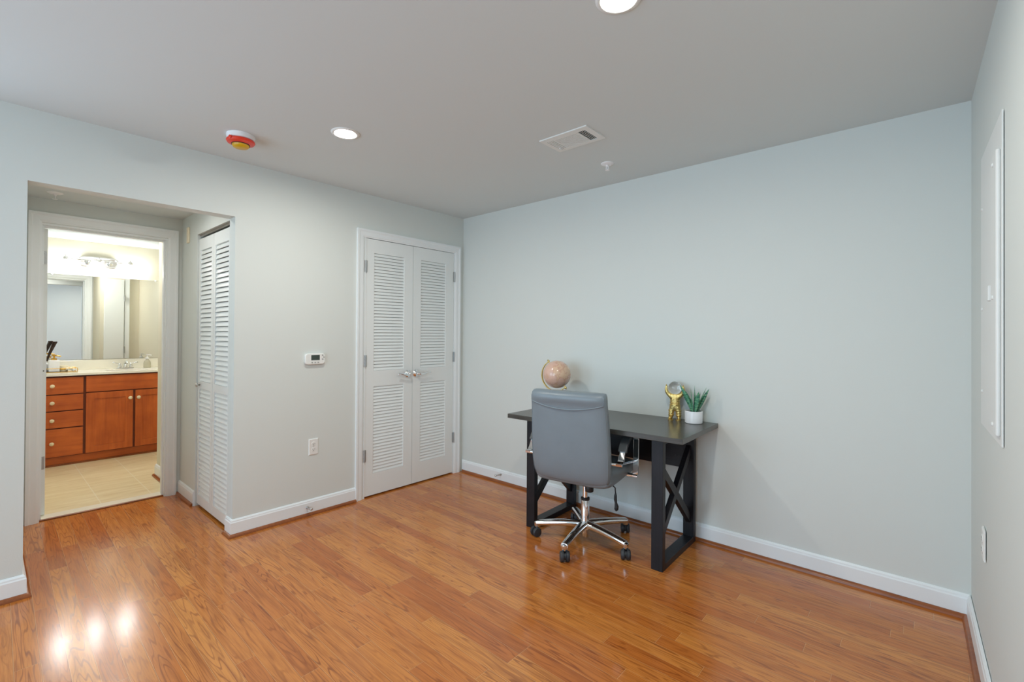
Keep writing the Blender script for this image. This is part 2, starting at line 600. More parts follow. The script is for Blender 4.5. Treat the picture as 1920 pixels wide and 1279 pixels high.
# rear wall with two window openings (behind the camera)
b = MB()
WIN = [(-3.2, 0.7), (1.4, 3.0)]
WZ0, WZ1 = 0.35, 2.25
xs = [-3.7, -3.2, 0.7, 1.4, 3.0, 3.75]
for i in range(5):
    if i % 2 == 0:
        b.box(xs[i], xs[i + 1], YREAR - 0.1, YREAR, 0, HC)
    else:
        b.box(xs[i], xs[i + 1], YREAR - 0.1, YREAR, 0, WZ0)
        b.box(xs[i], xs[i + 1], YREAR - 0.1, YREAR, WZ1, HC)
struct('wall_rear', b, M['wall'], 'window wall behind the viewer', 'wall')
for i, (x0, x1) in enumerate(WIN):
    b = MB()
    for (a0, a1, c0, c1) in ((x0, x0 + .05, WZ0, WZ1), (x1 - .05, x1, WZ0, WZ1), (x0, x1, WZ0, WZ0 + .05), (x0, x1, WZ1 - .05, WZ1)):
        b.box(a0, a1, YREAR - 0.06, YREAR - 0.02, c0, c1)
    n = 3 if x1 - x0 > 2 else 2
    for k in range(1, n):
        xc = x0 + (x1 - x0) * k / n
        b.box(xc - .03, xc + .03, YREAR - 0.06, YREAR - 0.02, WZ0, WZ1)
    struct('window_%d' % (i + 1), b, M['trim'], ['wide white window behind the viewer', 'narrow white window behind the viewer'][i], 'window')
b = MB()
b.box(-3.7, -3.6, YREAR, -3.3, 0, HC)
struct('wall_bay', b, M['wall'], 'short side wall of the window bay', 'wall')
b = MB()
b.box(-3.62, -0.1, -3.3, YOL, 0, HC)
struct('wall_divider', b, M['wall'], 'thick wall between the window bay and bathroom', 'wall')

# alcove right wall with the bifold opening; bathroom door wall
FX0, FX1, FZ = -0.79, -0.10, 2.026
b = MB()
b.box(XB, FX0, YOR, YOR + 0.1, 0, ZALC + 0.05)
b.box(FX0, FX1, YOR, YOR + 0.1, FZ, ZALC + 0.05)
struct('wall_alcove', b, M['wall'], 'narrow alcove side wall around the bifold closet door', 'wall')
BY0, BY1, BZ = -2.757, -2.064, 2.021       # bathroom doorway clear opening
b = MB()
b.box(XB2, XB, YOL, BY0 - 0.012, 0, HC)
b.box(XB2, XB, BY0 - 0.012, BY1 + 0.012, BZ + 0.012, HC)
b.box(XB2, XB, BY1 + 0.012, 0.12, 0, HC)
struct('wall_bathroom', b, M['wall'], 'alcove end wall around the bathroom doorway', 'wall')
b = MB()
b.box(XM - 0.12, XM, -2.95, -1.4, 0, ZBATH + 0.05)
struct('wall_mirror', b, M['wall_bath'], 'bright bathroom wall above and behind the vanity', 'wall')
b = MB()
b.box(XM, -1.9, -1.55, -1.42, 0, ZBATH + 0.05)
b.box(-1.9, XB2, -1.97, -1.42, 0, ZBATH + 0.05)
struct('wall_bathroom_side', b, M['wall_bath'], 'cream bathroom side wall stepping out beside the doorway', 'wall')

# dark liner inside the two closets, so the louvres read as closed
b = MB()
b.box(XB2, -0.1, 0.02, 0.12, 0, HC)
struct('wall_closet', b, M['wall'], 'inner end wall of the closet', 'wall')

# ------------------------------------------------------------------ trim
BBP = [(0, 0), (0.0135, 0), (0.0135, 0.088), (0.0105, 0.094), (0.0095, 0.101), (0.004, 0.108), (0, 0.109)]
q = 0.017
SHP = [(0.0135, 0), (0.0135 + q, 0)] + [(0.0135 + q * cos(a), 0.001 + q * 1.1 * sin(a)) for a in (radians(t) for t in (18, 36, 54, 72))] + [(0.0135, 0.001 + q * 1.1)]
flat = lambda a, b_, h: (a, b_, h)


def base(name, path, lab, seg=None, n=[0]):
    b = MB()
    b.sweep(path, BBP, flat, 1, seg)
    struct('baseboard_' + name, b, M['trim'], 'white moulded baseboard ' + lab, 'baseboard')
    b = MB()
    b.sweep(path, SHP, flat, 1, seg)
    n[0] += 1
    struct('trim_%d' % n[0], b, M['shoe'], 'stained wood shoe strip ' + lab, 'trim', smooth=True)


CY0, CY1, CZ = -1.112, -0.045, 2.112     # closet casing outer
base('left', [(FX1 + .002, YOR), (0, YOR), (0, CY0)], 'below the thermostat, wrapping the alcove corner')
base('opening', [(0, -3.25), (0, YOL), (-0.6, YOL)], 'at the left edge, ending at the alcove opening')
rp = [(0, -0.02), (0, 0), (WR, 0), (xr(-5.2), -5.2)]
base('back', rp, 'along the wall behind the desk', (1, 2))
base('right', rp, 'along the wall under the electrical panel', (2, 3))
base('alcove', [(XB, YOR), (FX0 - 0.004, YOR)], 'between bathroom door and bifold door')
base('bathroom', [(-1.9, -1.56), (-1.9, -1.97), (XB2 - .02, -1.97)], 'on the bathroom side wall by the doorway')

CAP = [(0, 0), (0, 0.018), (0.014, 0.018), (0.022, 0.013), (0.05, 0.011), (0.058, 0.007), (0.064, 0.005), (0.064, 0)]


def casing(name, y0, y1, zt, x, w, lab, facing=1):
    """door casing on a plane x=const; y0,y1,zt are outer edges"""
    pr = [(d * w / 0.064, h) for d, h in CAP]
    b = MB()
    b.sweep([(y0, 0), (y0, zt), (y1, zt), (y1, 0)], pr, lambda a, c, h: (x + h * facing, a, c), 1)
    return struct(name, b, M['trim'], lab, 'door casing')


c1 = casing('trim_20', CY0, CY1, CZ, 0, 0.064, 'white moulded casing around the double louvered closet doors')
c2 = casing('trim_21', -2.826, -1.988, 2.104, XB, 0.066, 'white casing around the bathroom doorway in the alcove')
c3 = casing('trim_22', -2.826, -1.985, 2.104, XB2, 0.066, 'white casing on the bathroom side of the doorway', -1)
# jambs
b = MB()
b.box(-0.1, 0.004, YDL - 0.012, YDL - 0.003, 0, ZD + 0.012)
b.box(-0.1, 0.004, YDR + 0.003, YDR + 0.012, 0, ZD + 0.012)
b.box(-0.1, 0.004, YDL - 0.012, YDR + 0.012, ZD + 0.003, ZD + 0.012)
struct('trim_23', b, M['trim'], 'thin white jamb inside the closet door casing', 'door jamb')
b = MB()
b.box(XB2, XB, BY0 - 0.012, BY0, 0, BZ + 0.012)
b.box(XB2, XB, BY1, BY1 + 0.012, 0, BZ + 0.012)
b.box(XB2, XB, BY0, BY1, BZ, BZ + 0.012)
for (y0, y1, z0, z1) in ((BY0, BY0 + .01, 0, BZ), (BY1 - .01, BY1, 0, BZ), (BY0 + .01, BY1 - .01, BZ - .01, BZ)):
    b.box(XB2 + 0.045, XB2 + 0.085, y0, y1, z0, z1)
struct('trim_24', b, M['trim'], 'white jamb with stop strip in the bathroom doorway', 'door jamb')
b = MB()
b.prism([(XB2 - 0.02, 0), (-1.235, 0), (-1.24, 0.008), (XB2 - 0.015, 0.008)], 1, BY0, BY1) if False else b.box(XB2 - 0.02, -1.236, BY0, BY1, 0, 0.008)
struct('trim_25', b, M['marble'], 'cream marble threshold in the bathroom doorway', 'threshold', bevel=0.003)
b = MB()
b.box(-1.236, -1.214, BY0, BY1, 0, 0.009)
struct('trim_26', b, M['shoe'], 'brown wood edge strip before the marble threshold', 'threshold', bevel=0.004)
b = MB()
b.box(FX0 + 0.002, FX1 - 0.002, YOR + 0.018, YOR + 0.05, FZ - 0.018, FZ)
struct('trim_27', b, M['nickel'], 'slim metal track above the bifold door', 'door track')


# ================================================================== DOORS
def slats(b, axis, u0, u1, z0, z1, n, face, depth, back):
    """tilted slats. axis 'y': door in plane x (face toward +x); axis 'x': door in plane y (face toward -y)"""
    p = (z1 - z0) / n
    for i in range(n):
        zc = z0 + (i + 0.5) * p
        h = p * 0.455
        t = 0.006
        # section (out, z): lower edge outward, a thin open gap between slats
        sec = [(face - 0.003 - t, zc - h), (face - 0.003, zc - h), (face - 0.0035, zc - h + 0.004), (back + t, zc + h), (back, zc + h)]
        if axis == 'y':
            b.ring_loft([[(o, u, z) for o, z in sec] for u in (u0, u1)])
        else:
            b.ring_loft([[(u, -o, z) for o, z in sec] for u in (u0, u1)])
    return b


def hinge_mb(y, z, x=0.0):
    b = MB()
    b.cyl((x + 0.006, y, z - 0.046), (x + 0.006, y, z + 0.046), 0.0055, seg=10)
    b.box(x - 0.001, x + 0.003, y - 0.011, y + 0.013, z - 0.046, z + 0.046)
    for dz in (-0.015, 0.015):
        b.cyl((x + 0.006, y, z + dz - .001), (x + 0.006, y, z + dz + .001), 0.0062, seg=10)
    return b


def closet_leaf(i, y0, y1, ly0, ly1, hy, hz, ky, tip, lab):
    z0, z1 = 0.012, ZD - 0.002
    fx, bx = -0.002, -0.036
    d = thing('door_%d' % i, lab, 'door', (-0.02, (y0 + y1) / 2, 0.0))
    d['kind'] = 'structure'
    b = MB()
    b.box(bx, fx, y0, ly0, z0, z1)
    b.box(bx, fx, ly1, y1, z0, z1)
    for a, c in ((z0, 0.183), (0.873, 0.998), (1.936, z1)):
        b.box(bx, fx, ly0, ly1, a, c)
    # small bead around each louvre bank
    for a, c in ((0.183, 0.873), (0.998, 1.936)):
        b.box(fx - 0.012, fx - 0.0035, ly0, ly0 + 0.004, a, c)
        b.box(fx - 0.012, fx - 0.0035, ly1 - 0.004, ly1, a, c)
    part('leaf_frame', b, M['door'], d)
    part('louvers', slats(MB(), 'y', ly0, ly1, 0.998, 1.936, 37, fx, 0.03, fx - 0.0165), M['door'], d)
    part('louvers', slats(MB(), 'y', ly0, ly1, 0.183, 0.873, 27, fx, 0.03, fx - 0.0165), M['door'], d)
    for z in hz:
        part('hinge', hinge_mb(hy, z), M['hinge'], d, smooth=True)
    # lever handle
    zc = 0.956
    b = MB()
    b.lathe([(0.032, 0), (0.033, 0.004), (0.029, 0.008), (0.017, 0.011), (0.013, 0.02), (0.0115, 0.036), (0.012, 0.044), (0.001, 0.047)], (fx, ky, zc), (1, 0, 0), 24)
    s = 1 if tip > ky else -1
    L = abs(tip - ky)
    pts = [(fx + 0.038, ky + s * L * t, zc + dz) for t, dz in ((0, 0), (0.2, -0.005), (0.4, -0.008), (0.6, -0.001), (0.8, 0.009), (0.93, 0.008), (1.0, -0.002))]
    b.tube(pts, [0.010, 0.0095, 0.0085, 0.0075, 0.0065, 0.0065, 0.005], 12)
    part('lever_handle', b, M['chrome'], d, label='chrome lever handle on a round rose', smooth='all')
    return d


closet_leaf(1, YDL, YDM - 0.002, -0.957, -0.667, YDL - 0.004, (1.823, 1.078, 0.332), -0.628, -0.745,
            'left leaf of the white louvered double closet doors, nearer the thermostat')
closet_leaf(2, YDM + 0.002, YDR, -0.495, -0.212, YDR + 0.004, (1.826, 1.083, 0.335), -0.543, -0.408,
            'right leaf of the white louvered double closet doors, next to the room corner')

# bifold door in the alcove
YF = YOR + 0.011
d = thing('door_3', 'white louvered bifold closet door in the alcove side wall', 'door', (-0.45, YF + .015, 0.0))
d['kind'] = 'structure'
for k, (x0, x1, l0, l1) in enumerate(((-0.786, -0.452, -0.752, -0.496), (-0.448, -0.108, -0.412, -0.146))):
    z0, z1 = 0.022, 1.990
    b = MB()
    b.box(x0, l0, YF, YF + 0.03, z0, z1)
    b.box(l1, x1, YF, YF + 0.03, z0, z1)
    for a, c in ((z0, 0.092), (0.88, 0.934), (1.905, z1)):
        b.box(l0, l1, YF, YF + 0.03, a, c)
    p = part('bifold_panel', b, M['door'], d)
    part('louvers', slats(MB(), 'x', l0, l1, 0.934, 1.905, 29, -YF, 0.03, -YF - 0.019), M['door'], p)
    part('louvers', slats(MB(), 'x', l0, l1, 0.092, 0.88, 24, -YF, 0.03, -YF - 0.019), M['door'], p)
    if k == 0:
        b = MB()
        b.lathe([(0.006, 0), (0.006, 0.012), (0.014, 0.016), (0.016, 0.022), (0.012, 0.028), (0.001, 0.030)], (-0.735, YF, 0.907), (0, -1, 0), 18)
        part('knob', b, M['nickel'], p, label='small metal knob', smooth='all')

# bathroom door, swung fully open, seen on its hinge edge
d = thing('door_4', 'white bathroom door standing open, seen edge-on at the left jamb', 'door', (-1.66, BY0 + 0.02, 0.0))
d['kind'] = 'structure'
b = MB()
b.box(-2.03, XB2 - 0.004, BY0 - 0.001, BY0 + 0.034, 0.012, BZ - 0.006)
leaf = part('leaf', b, M['door'], d, bevel=0.002)
for z in (1.81, 0.375):
    b = MB()
    b.box(XB2 - 0.005, XB2 - 0.0015, BY0 + 0.003, BY0 + 0.030, z - 0.045, z + 0.045)
    for dz in (-0.028, 0, 0.028):
        b.lathe([(0.0035, 0), (0.003, 0.0012), (0.0005, 0.0016)], (XB2 - 0.0015, BY0 + 0.019 + (0.004 if dz == 0 else 0), z + dz), (1, 0, 0), 10)
    part('hinge', b, M['hinge'], d, smooth=True, bevel=0.002)
for k, z in enumerate((1.045, 1.018, 0.993)):
    b = MB()
    b.lathe([(0.004, 0), (0.004, 0.0006)], (XB2 - 0.004, BY0 + (0.020 if k == 1 else 0.012), z), (1, 0, 0), 10)
    part('screw_hole', b, M['dark_slot'], d)

# white panel door on the step of the bathroom side wall (seen only in the mirror)
d = thing('door_5', 'white door leaf showing in the bathroom mirror', 'door', (-1.91, -1.86, 0))
d['kind'] = 'structure'
b = MB()
b.box(-1.935, -1.901, -1.93, -1.72, 0.012, 2.02)
part('leaf', b, M['door'], d, bevel=0.002)
for z in (1.76, 1.05):
    b = MB()
    b.cyl((-1.94, -1.715, z - 0.045), (-1.94, -1.715, z + 0.045), 0.007, seg=10)
    part('hinge', b, M['hinge'], d, smooth=True)
b = MB()
b.box(-1.925, -1.901, -1.712, -1.66, 0, 2.06)
struct('trim_28', b, M['trim'], 'white casing strip beside the door in the mirror', 'door casing')

# ================================================================== CEILING FIXTURES
def ceiling_lamp(x, y, lab, HC=HC, m=None):
    t = thing('ceiling_light', lab, 'ceiling light', (x, y, HC), group='recessed ceiling lights')
    b = MB()
    b.lathe([(0.075, 0), (0.074, -0.004), (0.060, -0.007), (0.054, -0.004), (0.052, -0.001)], (x, y, HC), seg=40, cap0=False, cap1=False)
    part('trim_ring', b, M['white_plastic'], t, smooth='all')
    b = MB()
    b.lathe([(0.053, -0.0025), (0.035, -0.0045), (0.001, -0.005)], (x, y, HC), seg=40, cap0=False, cap1=True)
    part('lens', b, m or M['lamp'], t, smooth='all')


ceiling_lamp(0.9126, -1.715, 'glowing recessed ceiling light nearest the red smoke alarm')
ceiling_lamp(2.5445, -1.660, 'glowing recessed ceiling light cut off by the top of the photo')

ceiling_lamp(-2.15, -2.25, 'added fill light in the bathroom ceiling, unseen behind the door head', ZBATH, M['bath_fill'])  # unseen lamp, added to brighten the bathroom and its spill

ceiling_lamp(-0.40, -2.42, 'added fill light in the alcove ceiling, unseen just behind the opening head', ZALC, M['alcove_fill'])  # unseen lamp, made up to brighten the alcove

ax, ay = 0.440, -2.080
t = thing('smoke_alarm', 'white ceiling alarm with a red collar and amber lens, above the alcove opening', 'alarm', (ax, ay, HC))
b = MB()
b.lathe([(0.070, 0), (0.071, -0.006), (0.068, -0.024), (0.064, -0.027)], (ax, ay, HC), seg=40)
part('base_plate', b, M['white_gloss'], t, smooth=True)
b = MB()
b.lathe([(0.062, -0.027), (0.070, -0.031), (0.071, -0.036), (0.066, -0.044), (0.050, -0.049), (0.044, -0.052)], (ax, ay, HC), seg=40)
b.lathe([(0.008, 0), (0.008, 0.014), (0.001, 0.016)], (ax + 0.03, ay - 0.055, HC - 0.034), (0.5, -0.85, 0), 12)
part('collar', b, M['red'], t, label='red plastic collar', smooth=True)
b = MB()
b.lathe([(0.046, -0.0485), (0.046, -0.0545), (0.0445, -0.0545), (0.0445, -0.0485)], (ax, ay, HC), seg=40, cap0=False, cap1=False)
part('grille', b, M['plastic_black'], t)
b = MB()
b.lathe([(0.043, -0.050), (0.042, -0.060), (0.036, -0.068), (0.022, -0.073), (0.001, -0.075)], (ax, ay, HC), seg=32)
part('lens', b, M['yellow'], t, label='amber lens', smooth=True)

# air vent
t = thing('air_vent', 'white rectangular ceiling air vent with a dark slotted end', 'vent', (1.81, -0.845, HC))
VX0, VX1, VY0, VY1 = 1.656, 1.966, -0.945, -0.745
ix0, ix1, iy0, iy1 = 1.683, 1.932, -0.908, -0.772
b = MB()
zt, zb = HC, HC - 0.006


def frame_ring(b, o, i, z0, z1):
    (a0, a1, c0, c1), (e0, e1, g0, g1) = o, i
    b.box(a0, e0, c0, c1, z0, z1)
    b.box(e1, a1, c0, c1, z0, z1)
    b.box(e0, e1, c0, g0, z0, z1)
    b.box(e0, e1, g1, c1, z0, z1)


frame_ring(b, (VX0, VX1, VY0, VY1), (ix0, ix1, iy0, iy1), zb, zt)
b.box(1.724, 1.734, iy0, iy1, zb, zt)
b.box(1.879, 1.889, iy0, iy1, zb, zt)
part('frame', b, M['outer'], t)
b = MB()
for k in range(11):
    yc = iy0 + (k + 0.5) * (iy1 - iy0) / 11
    b.hexa([(1.734, yc - 0.006, zb + .0002), (1.734, yc + 0.0035, zb + .0002), (1.734, yc + 0.006, zb + .0035), (1.734, yc - 0.0045, zb + .0035),
            (1.879, yc - 0.006, zb + .0002), (1.879, yc + 0.0035, zb + .0002), (1.879, yc + 0.006, zb + .0035), (1.879, yc - 0.0045, zb + .0035)])
part('louvers', b, M['outer'], t)
b = MB()
for xc in (1.690, 1.702, 1.715):
    b.box(xc - 0.0045, xc + 0.0045, iy0, iy1, zb + .0003, zb + .003)
part('louvers', b, M['outer'], t)
b = MB()
for xc in (1.901, 1.912, 1.923):
    b.box(xc - 0.0009, xc + 0.0009, iy0, iy1, zb + .001, zb + .003)
part('louvers', b, M['outer'], t)
b = MB()
b.box(ix0, ix1, iy0, iy1, HC - 0.0012, HC - 0.0002)
part('duct_shade', b, M['dark_void'], t, label='dark sheet behind the slats, painted as shade')  # flat dark sheet, stands in for the shade above the slats
b = MB()
b.box(1.690, 1.698, -0.800, -0.775, zb - 0.006, zb)
part('damper_tab', b, M['outer'], t)


def sprinkler(x, y, z, lab, g):
    t = thing('sprinkler', lab, 'sprinkler', (x, y, z), group=g)
    b = MB()
    b.lathe([(0.041, 0), (0.040, -0.003), (0.030, -0.008), (0.016, -0.010), (0.010, -0.010)], (x, y, z), seg=28)
    part('escutcheon', b, M['white_gloss'], t, smooth=True)
    b = MB()
    b.lathe([(0.010, -0.009), (0.009, -0.020), (0.006, -0.021)], (x, y, z), seg=16)
    for s in (-1, 1):
        b.tube([(x + s * 0.007, y, z - 0.019), (x + s * 0.010, y, z - 0.030), (x + s * 0.003, y, z - 0.041)], 0.0018, 8)
    b.cyl((x, y, z - 0.020), (x, y, z - 0.040), 0.0022, seg=8)
    part('frame_arms', b, M['white_gloss'], t, smooth=True)
    b = MB()
    b.lathe([(0.003, -0.040), (0.014, -0.0415), (0.014, -0.0430), (0.002, -0.0432)], (x, y, z), seg=20)
    part('deflector', b, M['white_gloss'], t)


sprinkler(1.768, -0.385, HC, 'small white ceiling sprinkler between the air vent and the desk wall', 'ceiling sprinklers')
sprinkler(-0.962, -2.716, ZALC, 'sprinkler head on the low alcove ceiling above the bathroom door', 'ceiling sprinklers')

# ================================================================== WALL FIXTURES (left wall)
t = thing('thermostat', 'white wall thermostat with a grey display, beside the closet doors', 'thermostat', (0, -1.442, 1.11))
ty0, ty1, tz0, tz1 = -1.515, -1.368, 1.070, 1.150


def rrect(y0, y1, z0, z1, r, n=5):
    pts = []
    for cy, cz, a0 in ((y1 - r, z0 + r, -90), (y1 - r, z1 - r, 0), (y0 + r, z1 - r, 90), (y0 + r, z0 + r, 180)):
        for k in range(n + 1):
            a = radians(a0 + 90 * k / n)
            pts.append((cy + r * cos(a), cz + r * sin(a)))
    return pts


b = MB()
b.prism(rrect(ty0, ty1, tz0, tz1, 0.022), 0, 0, 0.022)
part('body', b, M['white_plastic'], t, bevel=0.006, seg=3, smooth=True)
b = MB()
b.prism(rrect(ty0 + .043, ty1 - .042, tz0 + .031, tz1 - .012, 0.002), 0, 0.0218, 0.0228)
part('display', b, M['lcd'], t, label='dark grey-green display')
for yy, zz in ((-1.388, 1.136), (-1.379, 1.122), (-1.388, 1.108), (-1.465, 1.085), (-1.443, 1.085), (-1.42, 1.085)):
    b = MB()
    b.lathe([(0.005, 0), (0.0045, 0.0015), (0.001, 0.002)], (0.022, yy, zz), (1, 0, 0), 12, sx=0.8, sy=1.2)
    part('button', b, M['nickel'], t, smooth=True)


def outlet(y, z, lab, right=False):
    x = 0.0
    t = thing('wall_outlet', lab, 'outlet', (xr(y) if right else 0.0, y, z), group='white wall outlets')
    sgn = -1 if right else 1
    x0 = xr(y) if right else 0.0
    fx = lambda d: x0 + sgn * d
    w, h = 0.035, 0.0575
    b = MB()
    b.ring_loft([[(fx(0), y + sy * w, z + sz * h) for sy, sz in ((-1, -1), (1, -1), (1, 1), (-1, 1))],
                 [(fx(0.003), y + sy * w, z + sz * h) for sy, sz in ((-1, -1), (1, -1), (1, 1), (-1, 1))],
                 [(fx(0.0065), y + sy * (w - .005), z + sz * (h - .005)) for sy, sz in ((-1, -1), (1, -1), (1, 1), (-1, 1))]])
    part('cover_plate', b, M['white_plastic'], t)
    for dz in (-0.02, 0.02):
        b = MB()
        b.lathe([(0.0165, 0), (0.0165, 0.0015), (0.015, 0.0022)], (fx(0.0062), y, z + dz), (sgn, 0, 0), 24)
        p = part('socket', b, M['white_plastic'], t)
        b = MB()
        for (dy, dd, hh, ww) in ((-0.0062, 0.003, 0.0042, 0.0011), (0.0062, 0.003, 0.0036, 0.0011), (0, -0.007, 0.0024, 0.0022)):
            xa, xb = sorted((fx(0.0080), fx(0.0088)))
            b.box(xa, xb, y + dy - ww, y + dy + ww, z + dz + dd - hh, z + dz + dd + hh)
        part('slots', b, M['dark_slot'], p)
    b = MB()
    b.lathe([(0.0028, 0), (0.0026, 0.001), (0.0005, 0.0012)], (fx(0.0065), y, z), (sgn, 0, 0), 10)
    part('screw', b, M['nickel'], t)


outlet(-1.441, 0.480, 'white duplex outlet below the thermostat')
outlet(-0.528, 0.520, 'white duplex outlet low on the wall under the electrical panel', True)


def door_stop(x, y, z, dx, dy, lab):
    t = thing('door_stop', lab, 'door stop', (x, y, z), group='spring door stops on the baseboards')
    a = Vector((dx, dy, 0))
    p0 = Vector((x, y, z))
    b = MB()
    b.cyl(p0, p0 + a * 0.006, 0.010, 0.007, 14)
    part('base', b, M['nickel'], t, smooth=True)
    pts = []
    side = Vector((-dy, dx, 0))
    n = 14 * 9
    for k in range(n + 1):
        f = k / n
        th = 2 * pi * 9 * f
        pts.append(p0 + a * (0.006 + 0.056 * f) + side * (0.0052 * cos(th)) + Vector((0, 0, 0.0052 * sin(th) + 0.004 * f)))
    b = MB()
    b.tube(pts, 0.0013, 6)
    part('spring', b, M['nickel'], t, smooth='all')
    b = MB()
    b.lathe([(0.006, 0), (0.009, 0.002), (0.009, 0.009), (0.006, 0.012), (0.001, 0.0125)], p0 + a * 0.060 + Vector((0, 0, 0.004)), a, 16)
    part('tip', b, M['nickel'], t, smooth=True)


door_stop(0.0135, -1.488, 0.060, 1, 0, 'metal spring door stop on the baseboard under the outlet beside the closet')
door_stop(0.515, -0.0135, 0.072, 0, -1, 'metal spring door stop on the desk-wall baseboard near the room corner')

# sensor plate high on the alcove side wall
b = MB()
b.box(-1.030, -0.985, YOR - 0.012, YOR, 1.99, 2.11)
solo('wall_sensor', b, M['cream'], 'slim cream sensor box high on the alcove side wall', 'sensor', (-1.008, YOR, 1.99), bevel=0.003)

# ------------------------------------------------------------------ electrical panel (right wall)
t = thing('electrical_panel', 'white painted breaker panel cover on the right wall', 'electrical panel', (xr(-0.7), -0.7, 0.96))


def wplate(y0, y1, z0, z1, d0, d1):
    b = MB()
    b.hexa([(xr(y0) - d0, y0, z0), (xr(y1) - d0, y1, z0), (xr(y1) - d0, y1, z1), (xr(y0) - d0, y0, z1),
            (xr(y0) - d1, y0, z0), (xr(y1) - d1, y1, z0), (xr(y1) - d1, y1, z1), (xr(y0) - d1, y0, z1)])
    return b


part('cover', wplate(-0.985, -0.455, 0.962, 1.985, 0, 0.004), M['outer'], t, bevel=0.001)
part('door_flange', wplate(-0.965, -0.845, 0.99, 1.875, 0.004, 0.015), M['outer'], t, bevel=0.006, seg=3)
part('breaker_door', wplate(-0.836, -0.575, 1.005, 1.86, 0.004, 0.009), M['outer'], t, bevel=0.001)
b = wplate(-0.826, -0.79, 1.415, 1.465, 0.009, 0.019)
part('latch', b, M['outer'], t, bevel=0.002)
for yy, zz in ((-0.503, 1.78), (-0.503, 1.40), (-0.503, 1.09), (-0.905, 1.84), (-0.905, 1.42), (-0.905, 1.02)):
    b = MB()
    dd = 0.015 if yy < -0.8 else 0.004
    b.lathe([(0.007, 0), (0.0065, 0.003), (0.003, 0.0045), (0.0005, 0.005)], (xr(yy) - dd, yy, zz), (-1, 0, 0), 14)
    part('screw', b, M['outer'], t, smooth=True)

# ================================================================== DESK
DX, DY, DR = 1.150, -0.636, 0.024
t = thing('desk', 'espresso wood writing desk with X-braced ends against the wall', 'desk', (DX, DY, 0), DR, world=False)
DW, DD, DZ, DT = 1.198, 0.603, 0.7527, 0.029
b = MB()
b.box(0, DW, 0, DD, DZ - DT, DZ)
part('desktop', b, M['espresso_sheen'], t, bevel=0.002)
LW, LT = 0.066, 0.038
Y0, Y1 = 0.055, 0.578
for k, lx in enumerate((0.126, DW - 0.126 - LW)):
    zt = DZ - DT
    b = MB(); b.box(lx, lx + LW, Y0, Y0 + LT, 0, zt)
    part('leg', b, M['espresso_z'], t, bevel=0.0015)
    b = MB(); b.box(lx, lx + LW, Y1 - LT, Y1, 0, zt)
    part('leg', b, M['espresso_z'], t, bevel=0.0015)
    b = MB(); b.box(lx, lx + LW, Y0 + LT, Y1 - LT, 0, 0.036)
    part('foot_rail', b, M['espresso'], t, bevel=0.0015)
    b = MB(); b.box(lx, lx + LW, Y0 + LT, Y1 - LT, zt - 0.03, zt)
    part('top_rail', b, M['espresso'], t, bevel=0.0015)
    ya, yb = Y0 + LT, Y1 - LT
    xc = lx + LW / 2
    zA, zB = 0.17, 0.575
    for s, (p0, p1) in enumerate((((xc, ya, zA), (xc, yb, zB)), ((xc, ya, zB - 0.02), (xc, yb, zA - 0.02)))):
        b = MB()
        # board ends are cut flush with the posts
        hw = 0.030
        w = 0.030 if s == 0 else 0.0297
        (_, y0_, z0_), (_, y1_, z1_) = p0, p1
        b.hexa([(xc - w / 2, y0_, z0_ - hw), (xc + w / 2, y0_, z0_ - hw), (xc + w / 2, y0_, z0_ + hw), (xc - w / 2, y0_, z0_ + hw),
                (xc - w / 2, y1_, z1_ - hw), (xc + w / 2, y1_, z1_ - hw), (xc + w / 2, y1_, z1_ + hw), (xc - w / 2, y1_, z1_ + hw)])
        part('cross_brace', b, M['espresso'], t, bevel=0.001)
b = MB()
b.box(0.126 + LW, DW - 0.126 - LW, Y1 - 0.030, Y1 - 0.012, 0.455, DZ - DT)
mp = part('modesty_panel', b, M['espresso'], t)
for dx in (0.030, 0.052):
    b = MB()
    b.lathe([(0.005, 0), (0.004, 0.002), (0.001, 0.0025)], (DW - 0.126 - LW - dx, Y1 - 0.030, 0.525), (0, -1, 0), 10)
    part('bolt', b, M['nylon'], mp)

# ================================================================== OFFICE CHAIR
CRZ = radians(10)
t = thing('office_chair', 'grey leather swivel office chair on a chrome five-star base, tucked under the desk', 'office chair', (1.69, -0.500, 0), CRZ, world=False)

# backrest: profile rows (z, y centre, thickness, half width)
ROWS = [(0.428, -0.222, 0.020, 0.214), (0.434, -0.224, 0.044, 0.224), (0.450, -0.229, 0.060, 0.234), (0.49, -0.238, 0.070, 0.243), (0.56, -0.248, 0.074, 0.2475),
        (0.64, -0.256, 0.075, 0.2475), (0.72, -0.264, 0.074, 0.245), (0.80, -0.272, 0.072, 0.2415), (0.86, -0.280, 0.068, 0.239),
        (0.888, -0.284, 0.066, 0.2375), (0.906, -0.286, 0.076, 0.2365), (0.925, -0.287, 0.086, 0.2355), (0.943, -0.286, 0.084, 0.234),
        (0.957, -0.284, 0.070, 0.231), (0.966, -0.281, 0.046, 0.226), (0.969, -0.279, 0.016, 0.218)]


def interp(z):
    for a, c in zip(ROWS[:-1], ROWS[1:]):
        if a[0] <= z <= c[0]:
            f = (z - a[0]) / (c[0] - a[0])
            return [a[i] + f * (c[i] - a[i]) for i in range(4)]
    return list(ROWS[0] if z < ROWS[0][0] else ROWS[-1])


def sec(row, n=40):
    z, yc, th, hw = row
    pts = []
    for k in range(n):
        a = 2 * pi * k / n
        ca, sa = cos(a), sin(a)
        e = 0.30
        x = hw * (abs(ca) ** e) * (1 if ca >= 0 else -1)
        yy = th / 2 * (abs(sa) ** 0.55) * (1 if sa >= 0 else -1)
        bow = 0.022 * (x / hw) ** 2          # gentle wrap towards the sitter
        pts.append((x, yc + yy + bow, z))
    return pts


